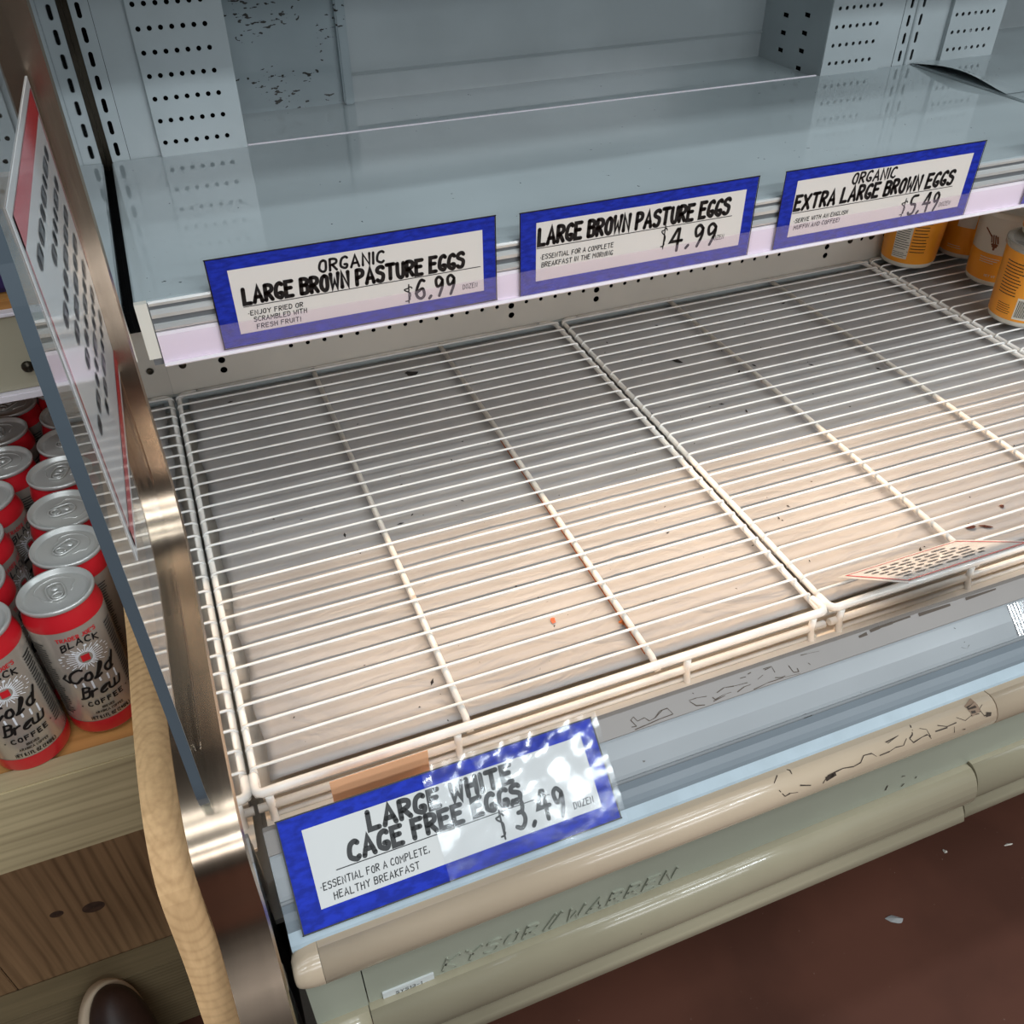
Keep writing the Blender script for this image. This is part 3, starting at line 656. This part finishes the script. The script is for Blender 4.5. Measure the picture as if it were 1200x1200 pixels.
for (x, y, sx, sy, sd, lb) in ((.345, -.045, .014, .008, 21, 'black torn hole mark at the back of the left paper liner'), (.742, -.165, .010, .006, 22, 'dark torn patch at the back of the middle paper liner')):
    flake('dark_scrap', lb, 'debris', x, y, PZ, sx, sy, soot, sd, .0012)

# ------------------------------------------------------------------ shelf with price rail
def make_shelf(x0, x1, zt, label):
    root = thing('metal_shelf', label, 'shelf', (0, 0, 0))
    bm = bmesh.new(); add_box(bm, x0, x1, -.402, .0155, zt-.028, zt, .0015); obj('shelf_deck', bm, shelf_paint, root)
    if x0 < 1: box('back_edge', rail_white, root, .1705, 1.050, .0145, .0165, zt-.004, zt+.0012)
    box('underside_bounce_panel', mat('underside_white', (236, 232, 224), .6), root, x0+.012, x1-.012, -.338, .012, zt-.032, zt-.0282)  # white panel added under the shelf to bounce lamp light to the back
    if x0 < 1: box('gap_shade_strip', black, root, x0-.0052, x0, -.400, .0150, zt-.030, zt-.010)  # black strip added to paint the gap beside the shelf as dark
    prof('shelf_nose', mat('nose_grey', (104, 106, 108), .6), root, [(-.402, zt-.002), (-.405, zt-.004), (-.405, zt-.0635), (-.402, zt-.0635)], x0+.003, x1-.003)
    prof('lamp_baffle', mat('underside_white', (236, 232, 224), .6), root, [(-.3410, zt-.028), (-.3390, zt-.028), (-.3390, zt-.078), (-.3676, zt-.078), (-.3676, zt-.077), (-.3410, zt-.077)], x0+.01, x1-.01)
    pr = thing_part('price_rail', root)
    r0, r1 = x0+.012, x1-.006
    prof('ridge', rail_clear, pr, [(-.405, zt+.0005), (-.4068, zt+.0012), (-.4078, zt-.001), (-.4068, zt-.004), (-.405, zt-.0045)], r0, r1)
    prof('ridge', rail_clear, pr, [(-.405, zt-.008), (-.4072, zt-.009), (-.4082, zt-.012), (-.4070, zt-.016), (-.405, zt-.0165)], r0, r1)
    prof('ridge', rail_clear, pr, [(-.405, zt-.022), (-.4076, zt-.0225), (-.4085, zt-.026), (-.4075, zt-.0285), (-.405, zt-.0285)], r0, r1)
    prof('label_strip', rail_white, pr, [(-.4055, zt-.030), (-.4070, zt-.030), (-.4075, zt-.0635), (-.4060, zt-.0635)], r0, r1)
    prof('lower_lip', rail_white, pr, [(-.405, zt-.0600), (-.4118, zt-.0595), (-.4124, zt-.0625), (-.4112, zt-.0640), (-.405, zt-.0640)], r0, r1)
    bm = bmesh.new(); add_patch(bm, lambda u, v: (u, -.4110-.0006*v, zt-.0318-.0285*v), r0, r1, 0, 1); obj('clear_cover', bm, film, pr)
    box('end_clip', tub_white, root, x0, x0+.011, -.409, -.402, zt-.055, zt+.0005)
    return root
def thing_part(name, parent):
    o = bpy.data.objects.new(name, None); COL.objects.link(o); o.parent = parent; o.empty_display_size = .02; return o
ZT = .332
make_shelf(.0035, 1.2285, ZT, 'glossy pale blue-grey metal shelf carrying the egg price signs')
make_shelf(1.2345, XE, ZT+.0012, 'neighbouring pale blue-grey metal shelf at the far right above the yogurt')
bm = bmesh.new(); g = []   # shelf film edge curling up at the joint
for j in range(13):
    y = .012-.20*j/12; g.append([bm.verts.new((1.233+.045*t, y, ZT+.0025+.011*math.sin(math.pi*j/12)**1.3*(1-t)**2)) for t in (0, .2, .4, .6, .8, 1)])
for a, b in zip(g, g[1:]):
    for k in range(5): bm.faces.new((a[k], a[k+1], b[k+1], b[k])).smooth = True
o = obj('shelf_liner_strip', bm, shelf_paint); tag(o, 'curled grey liner strip lifting at the right shelf joint', 'liner')
# ------------------------------------------------------------------ price signs
def price_sign(label, origin, ux, uv, n, title, price, note, org=None, big=None):
    w, h = .279, .0889
    ux, uv, n = Vector(ux), Vector(uv), Vector(n); root = thing('price_sign', label, 'sign', origin, group=None)
    F = lambda d: (lambda u, v: tuple(ux*(u*w)+uv*((1-v)*h)+n*d))      # u,v fractions, v from top
    Fm = lambda d: (lambda u, v: tuple(ux*u+uv*v+n*d))
    bm = bmesh.new(); q = [bm.verts.new(F(d)(u, v)) for d in (0, -.0005) for u, v in ((0, 1), (1, 1), (1, 0), (0, 0))]
    bm.faces.new(q[:4]); bm.faces.new(q[4:][::-1])
    for k in range(4): bm.faces.new((q[k], q[4+k], q[4+(k+1) % 4], q[(k+1) % 4]))
    bmesh.ops.recalc_face_normals(bm, faces=bm.faces[:]); obj('blue_border', bm, sign_blue, root)
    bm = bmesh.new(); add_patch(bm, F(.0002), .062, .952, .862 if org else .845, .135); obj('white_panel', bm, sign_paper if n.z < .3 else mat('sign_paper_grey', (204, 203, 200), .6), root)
    out = [[(-.001, -.0005), (w+.001, -.0005)], [(-.0005, 0), (-.0005, h)], [(w+.0005, 0), (w+.0005, h)], [(-.001, h+.0005), (w+.001, h+.0005)]]
    jobs = [(out, .0012)]
    def line(t, u0, u1, base, cap, wd, sl=.08, j=.03): jobs.append((layout(t, u0*w, u1*w, (1-base)*h, cap*h, sl, j), wd*1.18))
    if org: line(org[0], *org[1:5], .0021)
    for t in title: line(*t)
    for t in note: line(*t, .0007, .1, .06)
    for t in price: line(*t)
    jobs.append(([[(big[0]*w, (1-big[1])*h), (big[2]*w, (1-big[3])*h)]], .0008))
    lettering('lettering', ink, root, jobs, Fm(.0004))
    if n.z > .3: return root
    bm = bmesh.new(); e = .004
    add_patch(bm, Fm(.0008), -e, w+e, -e*.3, h+e); obj('clear_laminate', bm, clear, root)
    return root
UX, UZ, NY = (1, 0, 0), (0, 0, 1), (0, -1, 0)
YS = -.4094
price_sign('organic large brown pasture eggs price sign, leftmost on the shelf rail', (.0725, YS, .2745), UX, (0, .0, 1), NY,
  [('LARGE BROWN PASTURE EGGS', .095, .875, .525, .165, .0034)], [('$', .645, .675, .85, .22, .0011), ('6.99', .69, .835, .83, .235, .0026), ('DOZEN', .87, .925, .80, .055, .0005)],
  [('*ENJOY FRIED OR', .10, .285, .665, .05), ('SCRAMBLED WITH', .115, .295, .745, .05), ('FRESH FRUIT!', .12, .27, .83, .05)], ('ORGANIC', .36, .585, .315, .125), (.09, .56, .94, .56))
price_sign('large brown pasture eggs price sign without organic, middle of the shelf rail', (.3790, YS, .2725), UX, UZ, NY,
  [('LARGE BROWN PASTURE EGGS', .072, .88, .40, .185, .0036)], [('$', .585, .61, .72, .30, .0011), ('4.99', .63, .83, .76, .275, .0030), ('DOZEN', .82, .875, .72, .055, .0005)],
  [('*ESSENTIAL FOR A COMPLETE', .08, .38, .58, .055), ('BREAKFAST IN THE MORNING', .085, .38, .675, .055)], None, (.065, .44, .90, .44))
price_sign('organic extra large brown eggs price sign, above the yogurt tubs', (.6935, YS, .2725), UX, UZ, NY,
  [('EXTRA LARGE BROWN EGGS', .07, .875, .51, .175, .0033)], [('$', .625, .655, .86, .24, .0011), ('5.49', .675, .825, .85, .25, .0027), ('DOZEN', .84, .90, .81, .055, .0005)],
  [('*SERVE WITH AN ENGLISH', .08, .345, .68, .05), ('MUFFIN AND COFFEE!', .085, .31, .77, .05)], ('ORGANIC', .335, .55, .29, .13), (.065, .55, .885, .55))
price_sign('blue-bordered price sign cut off by the right edge of the photo', (1.0655, YS, .2725), UX, UZ, NY, [], [], [], None, (.1, .55, .9, .55))
a = 0.6887
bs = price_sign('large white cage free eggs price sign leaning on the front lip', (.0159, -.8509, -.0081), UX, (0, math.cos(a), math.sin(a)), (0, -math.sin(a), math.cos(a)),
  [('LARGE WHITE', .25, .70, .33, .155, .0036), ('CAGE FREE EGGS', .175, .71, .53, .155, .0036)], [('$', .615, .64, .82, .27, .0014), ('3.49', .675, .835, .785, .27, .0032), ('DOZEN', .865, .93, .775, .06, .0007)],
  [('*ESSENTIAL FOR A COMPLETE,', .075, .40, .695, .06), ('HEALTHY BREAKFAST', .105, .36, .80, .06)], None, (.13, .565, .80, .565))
# loose clear sleeve over its right half
ux, uv, n = Vector(UX), Vector((0, math.cos(a), math.sin(a))), Vector((0, -math.sin(a), math.cos(a)))
bm = bmesh.new(); rnd = random.Random(2); w, h = .279, .0889; gr = []
for j in range(13):
    gr.append([bm.verts.new(ux*(w*(.435+.585*i/24))+uv*(h*(-.06+1.12*j/12))+n*(.0018+(.0009*math.sin(i*1.3+j*.8)+.0008*math.sin(i*.7-j*1.7+1))*(j/12)**1.5+.003*max(0, j/12-.6))) for i in range(25)])
for p, q in zip(gr, gr[1:]):
    for k in range(24): bm.faces.new((p[k], p[k+1], q[k+1], q[k])).smooth = True
obj('clear_sleeve', bm, sleeve_m, bs)
# orange card and clear tag holder on the lip
bm = bmesh.new(); add_box(bm, .064, .150, -.7620, -.7612, -.010, .0495, .0003)
o = obj('orange_card', bm, mat('card_orange', (246, 186, 142), .5)); tag(o, 'orange-tan card edge showing above the cage free eggs sign', 'card')
hold = thing('tag_holder', 'clear plastic tag holder on the grey front lip at right', 'holder', (0, 0, 0))
def lipf(d): return lambda u, v: (u, -.7985-.0285*v-.636*d, .0302-.0227*v+.772*d)
bm = bmesh.new(); add_patch(bm, lipf(.0012), .765, 1.10, .05, .95); obj('clear_front', bm, clear, hold)
bm = bmesh.new(); add_patch(bm, lipf(.0009), .79, 1.07, .25, .8); obj('tag_paper', bm, mat('tag_lilac', (190, 184, 190), .5), hold)
bm = bmesh.new()
for k in range(4): add_patch(bm, lipf(.0016), .765+.004*k, .7664+.004*k, .05, .95)
obj('end_ribs', bm, rail_clear, hold)
lettering('pencil_mark', soot, case, [([[(.694, .15), (.699, .30)], [(.694, .35), (.700, .45)], [(.697, .5), (.700, .62)], [(.694, .72), (.700, .80), (.704, .72)]], .0008)], lambda u, v: lipf(.0006)(u, v))

# ------------------------------------------------------------------ yogurt tubs
TH, TR0, TR1 = .125, .0465, .0525
def tr(z): return TR0+(TR1-TR0)*z/TH
def tub(label, x, y, z, face, kind):
    root = thing('yogurt_tub', label, 'yogurt tub', (x, y, z), (0, 0, face), 'orange yogurt tubs on the right rack')
    lathe('tub_body', tub_white, root, [(.001, .002), (TR0-.006, 0), (TR0-.001, .002), (TR0, .006), (tr(TH), TH), (tr(TH)+.0015, TH+.001), (tr(TH)+.0015, TH+.004)], 48, True)
    z0 = .010; z1 = TH-.006
    lathe('orange_wrap', orange, root, [(tr(z0)+.0003, z0), (tr(z1)+.0003, z1 if kind != 'front' else .062)] if kind != 'front' else [(tr(z0)+.0003, z0), (tr(.058)+.0003, .058)], 48)
    lid = lathe('lid', tub_lid if kind == 'back' else tub_white, root, [(tr(TH)+.0028, TH-.004), (tr(TH)+.0032, TH+.0045), (tr(TH)-.003, TH+.0058), (tr(TH)-.006, TH+.0035), (.001, TH+.0035)], 48, False, True)
    cm = lambda d: (lambda u, v: ((tr(v)+d)*math.sin(u/.049), -(tr(v)+d)*math.cos(u/.049), v))    # u = arc length, v = height, front = -Y
    rnd = random.Random(label)
    if kind in ('nutri', 'back'):
        bm = bmesh.new(); u0, u1 = (-.022, .006) if kind == 'nutri' else (-.006, .026); v0, v1 = (.018, .105) if kind == 'nutri' else (.014, .050)
        add_patch(bm, cm(.0006), u0, u1, v0, v1, 8, 4); pn = obj('white_panel', bm, tub_white, root)
        if kind == 'nutri':
            jobs = [(layout('CALORIES 230', u0+.002, u1-.001, .083, .005, 0), .0011), (scribble(u0+.0015, u1-.001, .034, .080, 11, rnd), .0012), ([[(u0+.001, .032), (u1-.001, .032)], [(u0+.001, .081), (u1-.001, .081)]], .0014), (scribble(u0+.0015, u1-.001, .020, .030, 3, rnd), .0010)]
        else:
            jobs = [([[(u0+.003+.0022*k, .018), (u0+.003+.0022*k, .046)] for k in range(13)], .0011)]
        lettering('print', ink, root, jobs, cm(.0008))
        jobs = [(scribble(.009, .036, .030, .105, 13, rnd), .0014)] if kind == 'nutri' else [(scribble(-.042, -.008, .048, .105, 11, rnd), .0015), (scribble(-.036, -.012, .018, .036, 5, rnd), .0010)]
        lettering('small_print', ink, root, jobs, cm(.0006))
    if kind == 'front':
        d = cm(.0006); o0 = -.012
        hd = [[(o0-.020, .098), (o0-.007, .087)]]
        hs = [[(o0-.0075+.0034*k, .0905-.0012*abs(k-1.5)), (o0-.0045+.0034*k, .0765+.0010*abs(k-1.5))] for k in range(4)]
        lettering('honey_dipper', honey, root, [(hd, .0026), (hs, .0022), ([[(o0-.003, .0745), (o0+.005, .0745)], [(o0-.001, .0715), (o0+.004, .0715)], [(o0+.0015, .070), (o0+.0015, .0665)]], .0038)], d)
        lettering('brand_lettering', ink, root, [(layout('YO', .013, .028, .068, .013, .1), .0025), ([[(.016, .085), (.019, .083)]], .0015)], d)
        lettering('white_print', tub_white, root, [(scribble(-.028, .004, .040, .052, 3, rnd), .0012), (layout('NET WT', -.012, .006, .018, .0035, 0), .0007)], cm(.0008))
    if kind == 'plain':
        bm = bmesh.new(); add_patch(bm, cm(.0006), -.016, .014, .060, .112, 8, 4); obj('white_panel', bm, tub_white, root)
        lettering('white_print', tub_white, root, [(scribble(-.025, .004, .018, .026, 2, rnd), .0011)], cm(.0008))
    return root
ZR = .0021
tub('orange tub showing its calories panel, leftmost by the perforated riser', 1.305, -.0215, ZR, -.95, 'nutri')
tub('plain orange tub half hidden behind the honey dipper tub', 1.428, -.0300, ZR, -.95, 'plain')
tub('white and orange tub printed with a honey dipper', 1.393, -.1420, ZR, -.95, 'front')
tub('orange tub covered in small print with grey lid, nearest the front', 1.3195, -.272, ZR, -.95, 'back')
tub('orange tub stacked on the grey lid of the front tub', 1.3440, -.262, ZR+TH+.0060, -1.0, 'plain')

# ------------------------------------------------------------------ coffee cans
CR, CH = .0318, .148
can_parts = None
def make_can():
    root = bpy.data.objects.new('coffee_can', None); COL.objects.link(root); root.empty_display_size = .03
    lathe('can_body', can_silver, root, [(.018, .003), (CR-.006, 0), (CR-.002, .003), (CR, .008), (CR, .128), (CR-.0008, .133), (CR-.003, .1405), (CR-.0035, .144)], 48, True)
    lathe('red_band', can_red, root, [(CR-.0008, .0048), (CR+.0002, .0085), (CR+.0002, .0195)], 48)
    lathe('red_band', can_red, root, [(CR+.0002, .1268), (CR+.0002, .1285), (CR-.0006, .1335), (CR-.0026, .1405), (CR-.0031, .1435)], 48)
    lid = lathe('lid', lid_silver, root, [(CR-.0030, .1432), (CR-.0016, .1440), (CR-.0012, .1468), (CR-.0022, .1482), (CR-.0034, .1476), (CR-.0048, .1440), (CR-.0062, .1432), (CR-.0074, .1445), (CR-.0090, .1448), (.001, .1448)], 48, False, True)
    bm = bmesh.new()
    ol = smooth_path([(0, .011), (.0062, .0095), (.0072, .002), (.0066, -.008), (.004, -.0125), (-.004, -.0125), (-.0066, -.008), (-.0072, .002), (-.0062, .0095), (0, .011)], 2)[:-1]
    add_tube(bm, [(x, y, .1463) for x, y in ol]+[(ol[0][0], ol[0][1], .1463)], .0009, 6)
    add_tube(bm, [(.0042*math.cos(t*math.pi/8), -.0065+.0036*math.sin(t*math.pi/8), .1463) for t in range(17)], .0010, 6)
    add_lathe(bm, [(.0032, .1462), (.0026, .1474), (.001, .1474)], 12, 0, .0035, False, True)
    obj('pull_tab', bm, lid_silver, lid)
    bm = bmesh.new()
    add_tube(bm, [(.017*math.cos(t)*(.8 if math.sin(t) < 0 else 1), .004+.016*math.sin(t), .1450) for t in [k*math.pi/14-.6 for k in range(23)]], .0005, 5); obj('scored_rim', bm, lid_silver, lid)
    C_ = lambda d: (lambda u, v: ((CR+d)*math.sin(u/CR), -(CR+d)*math.cos(u/CR), v))
    ray = []
    for k in range(44):
        an = 2*math.pi*k/44; r1 = .0150 if k % 2 else .0205
        ray.append([(.006*math.cos(an), .094+.006*math.sin(an)), (r1*math.cos(an), .094+r1*.62*math.sin(an))])
    lettering('white_burst', can_white, root, [(ray, .0007), ([[(r[1][0], r[1][1])] for r in ray[::5] if r[1][1] > .094], .0022), ([[(-.017+.0068*k, .067), (-.017+.0068*k, .0640-.0025*(k % 3))] for k in range(6)], .0017)], C_(.0003))
    bm = bmesh.new(); add_patch(bm, C_(.0005), -.0034, .0034, .0905, .0975, 2, 2); obj('red_square', bm, can_red, root)
    def slide(st, k): return [[(u, v+k*u) for u, v in s] for s in st]
    jobs = []
    bl = layout('BLACK', -.015, .015, .1060, .0062, .1)
    bl = [[(u, v+.004-.018*(u/.015)**2*.25) for u, v in s] for s in bl]; jobs.append((bl, .0012))
    jobs.append((slide(layout('cold', -.020, .018, .0690, .0150, .25, gap=1.6), .05), .0023)); jobs.append((slide([[(-.020, .071), (-.024, .076), (-.021, .080)]], .05), .0020))
    jobs.append((slide(layout('brew', -.0165, .0175, .0500, .0125, .25, gap=1.6), .06), .0020))
    jobs.append((slide(layout('COFFEE', -.0135, .0165, .0395, .0046, 0, gap=4), .03), .0012)); jobs.append(([[(-.019, .0405)], [(.0215, .043)]], .0013))
    jobs.append((layout('BREWED', -.004, .006, .0335, .0022, 0), .0005)); jobs.append((layout('ARABICA COFFEE', -.011, .013, .0290, .0024, 0), .0005))
    jobs.append((layout('NET 8.1 FL OZ (240ML)', -.016, .018, .0222, .0034, 0), .0007))
    rnd = random.Random(8)
    jobs.append((scribble(.026, .036, .035, .115, 24, rnd), .0014)); jobs.append((scribble(-.040, -.028, .030, .115, 30, rnd), .0012)); jobs.append((scribble(.040, .052, .030, .118, 30, rnd), .0010))
    lettering('lettering', ink, root, jobs, C_(.0006))
    lettering('red_lettering', can_red, root, [(layout("TRADER JOE'S", -.016, .016, .1165, .0036, 0), .0008)], C_(.0006))
    return root
def copy_can(src):
    r = src.copy(); COL.objects.link(r)
    for ch in list(src.children):
        c = ch.copy(); COL.objects.link(c); c.parent = r
        for g in list(ch.children):
            d = g.copy(); COL.objects.link(d); d.parent = c
    return r
CZ0 = .032; SL = .0545         # shelf falls slightly towards the back
def shelf_z(y): return CZ0+SL*(y+.595)*-1
proto = make_can(); used = False; rnd = random.Random(4)
rowA = [(-.1080, -.595), (-.1075, -.5315), (-.1130, -.4670), (-.1110, -.4020), (-.1080, -.3385), (-.1080, -.2745), (-.109, -.210)]
rowB = [(-.1710, -.6140), (-.1725, -.5490), (-.1780, -.4850), (-.1730, -.4200), (-.1720, -.3560), (-.1710, -.2920), (-.171, -.228)]
ordn = ['first', 'second', 'third', 'fourth', 'fifth', 'sixth', 'seventh']
LABA = ['red-banded coffee can at the front beside the wooden post', 'coffee can second from the front in the row beside the wooden post', 'coffee can third from the front in the row beside the wooden post', 'coffee can fourth from the front in the row beside the wooden post', 'coffee can fifth from the front, in shadow beside the acrylic edge', 'coffee can sixth from the front, deep in shadow beside the acrylic edge', 'coffee can at the dark back of the row beside the post']
LABB = ['red-banded coffee can at the front, cut by the left photo edge', 'coffee can second from the front in the left edge row', 'coffee can third from the front in the left edge row', 'coffee can fourth from the front in the left edge row', 'coffee can fifth from the front in the left edge row', 'coffee can sixth from the front in the left edge row', 'coffee can at the dark back of the left edge row']
for row, labs in ((rowA, LABA), (rowB, LABB)):
    for (x, y), lb in zip(row, labs):
        o = proto if not used else copy_can(proto); used = True
        o.location = (x, y, shelf_z(y)); tag(o, lb, 'can', 'coffee cans on the wooden shelf')
        o.rotation_euler = (math.atan(SL)*-1, 0, .24 if (row is rowA and y == -.595) else (.30 if y < -.61 else rnd.uniform(-1.6, 1.8)))
# ------------------------------------------------------------------ wooden shelf unit on the left
ws = thing('wooden_shelf_unit', 'raw pine shelf unit left of the case holding the coffee cans', 'shelf unit', (0, 0, 0))
w_shelf = wood('wood_shelf_orange', (150, 98, 48), (206, 150, 88), 'X', 60, 1)
w_front = wood('wood_front_board', (138, 122, 92), (196, 178, 140), 'X', 90, 3.5)
w_post = wood('wood_post', (158, 120, 80), (212, 172, 126), 'Z', 190, 1.2, rings=True)
w_back = wood('wood_back_panel', (104, 78, 54), (158, 124, 90), 'Z', 60, 4.0)
w_low = wood('wood_low_board', (104, 90, 66), (140, 124, 94), 'X', 120, 1)
bm = bmesh.new(); y0, y1 = -.638, -.17; x0, x1 = -.80, -.0615
v = [bm.verts.new((x, y, shelf_z(y)-.0005-d)) for d in (0, .018) for x, y in ((x0, y0), (x1, y0), (x1, y1), (x0, y1))]
bm.faces.new(v[:4]); bm.faces.new(v[4:][::-1])
for k in range(4): bm.faces.new((v[k], v[4+k], v[4+(k+1) % 4], v[(k+1) % 4]))
bmesh.ops.recalc_face_normals(bm, faces=bm.faces[:]); obj('shelf_board', bm, w_shelf, ws)
bm = bmesh.new(); add_box(bm, -.80, -.0618, -.662, -.639, -.070, .0385, .0015); obj('front_board', bm, w_front, ws)
# post with a curved front edge like the trim beside it
pf = [(-.30, .30), (-.55, .18), (-.628, .160), (-.716, .168), (-.797, .168), (-.838, .160), (-.866, .140), (-.876, .100), (-.884, .065), (-.905, .015), (-.925, -.05), (-.94, -.16), (-.945, FLOOR)]
pf = smooth_path(pf, 2)
yzplate('side_post', w_post, ws, pf+[(-.17, FLOOR), (-.17, .30)], -.0610, -.0362)
for xa, xb in ((-.80, -.604), (-.6025, -.4035), (-.4020, -.0615)):
    bm = bmesh.new(); add_box(bm, xa, xb, -.455, -.437, -.795, -.071, .001); obj('plank', bm, w_back, ws)
bm = bmesh.new(); add_box(bm, -.80, -.0615, -.495, -.4555, -.80, -.615, .0015); obj('lower_board', bm, w_low, ws)
for kx, kz, kr in ((-.264, -.482, .75), (-.307, -.470, .45)):
    bm = bmesh.new(); add_lathe(bm, [(.0005, .0010), (.011*kr, .0007), (.016*kr, 0)], 20); kn = obj('knot', bm, mat('wood_knot', (72, 50, 36), .8, var=.3, vscale=60), ws, loc=(kx, -.4551, kz)); kn.rotation_euler = (math.pi/2, 0, 0); kn.scale = (1.2, 1, 1)
up = thing('upper_shelf_edge', 'beige metal shelf edge with a screw above the dark cans', 'shelf', (0, 0, 0))
box('edge_panel', beige_metal, up, -.60, -.0375, -.3645, -.356, .248, .322, .001)
bm = bmesh.new(); add_box(bm, -.60, -.0375, -.371, -.356, .240, .2475, .001); obj('white_bottom_bead', bm, rail_white, up)
bm = bmesh.new(); add_box(bm, -.60, -.0375, -.367, -.356, .3225, .3262, .001); obj('white_top_bead', bm, rail_white, up)
bm = bmesh.new(); add_box(bm, -.60, -.0375, -.3555, .02, .322, .3345, .001); obj('wood_top', bm, w_shelf, up)
bm = bmesh.new(); add_lathe(bm, [(.0001, .004), (.004, .0036), (.0058, .001), (.006, 0)], 14); s = obj('screw', bm, dark_metal, up, loc=(-.1054, -.3646, .2702)); s.rotation_euler = (math.pi/2, 0, 0)
bm = bmesh.new(); add_box(bm, -.26, -.096, -.345, -.24, .3350, .385, .006); o = obj('purple_box', bm, mat('purple_pack', (52, 40, 92), .4)); tag(o, 'dark purple pack on the wooden top left of the acrylic', 'box')
box('rear_board', mat('dark_grey_board', (78, 76, 74), .6), up, -.60, -.0375, .02, .04, -.10, .75)

# ------------------------------------------------------------------ shoe of whoever stands there, and floor scraps
sh = thing('shoe', 'dark brown shoe toe with cream sole edge on the floor at bottom left', 'shoe', (0, 0, 0))
def shoe_loop(y, w, hl): return [(-w, y, 0), (-w*1.05, y, hl*.4), (-w*.8, y, hl*.85), (0, y, hl), (w*.8, y, hl*.85), (w*1.05, y, hl*.4), (w, y, 0)]
def loft(name, secs, m, z0):
    bm = bmesh.new(); R_ = [[bm.verts.new((x, y, z+z0)) for x, y, z in s] for s in secs]
    for a, b in zip(R_, R_[1:]):
        for k in range(len(a)): bm.faces.new((a[k], a[(k+1) % len(a)], b[(k+1) % len(b)], b[k])).smooth = True
    bm.faces.new(R_[0]); bm.faces.new(R_[-1][::-1]); bmesh.ops.recalc_face_normals(bm, faces=bm.faces[:]); o = obj(name, bm, m, sh); sb = o.modifiers.new('smooth', 'SUBSURF'); sb.levels = 2; sb.render_levels = 2; return o
secs = [(.098, .006, .028), (.088, .022, .040), (.068, .034, .050), (.03, .043, .060), (-.03, .045, .075), (-.09, .038, .095), (-.15, .036, .105), (-.175, .030, .10), (-.182, .016, .085)]
loft('upper', [shoe_loop(y, w, h) for y, w, h in secs], mat('shoe_leather', (58, 38, 30), .5, var=.15, vscale=30), .022)
loft('sole', [[(-w*1.12-.002, y+.003, 0), (-w*1.12-.002, y+.003, .022), (-w*1.1, y+.003, .026), (w*1.1, y+.003, .026), (w*1.12+.002, y+.003, .022), (w*1.12+.002, y+.003, 0)] for y, w, h in secs], mat('shoe_sole_cream', (206, 184, 156), .6), 0)
pit = .92; ax = Matrix.Rotation(.12, 4, 'Z') @ Matrix.Rotation(pit, 4, 'X') @ Matrix.Rotation(.5, 4, 'Y'); tipv = ax @ Vector((0, .098, .03))
sh.rotation_euler = ax.to_euler(); sh.location = Vector((-.283, -.512, -.585))-tipv
flake('plastic_scrap', 'crumpled clear plastic scrap on the dark floor', 'litter', .913, -.775, FLOOR, .020, .009, mat('scrap_plastic', (150, 148, 146), .25), 31, .006)
flake('floor_crumb', 'pale crumb on the dark floor behind the plastic scrap', 'litter', 1.079, -.708, FLOOR, .005, .004, mat('crumb_pale', (190, 182, 170), .6), 32, .004)
flake('floor_crumb', 'white sliver on the floor near the right photo edge', 'litter', 1.194, -.739, FLOOR, .010, .002, mat('crumb_pale', (190, 182, 170), .6), 33, .002)
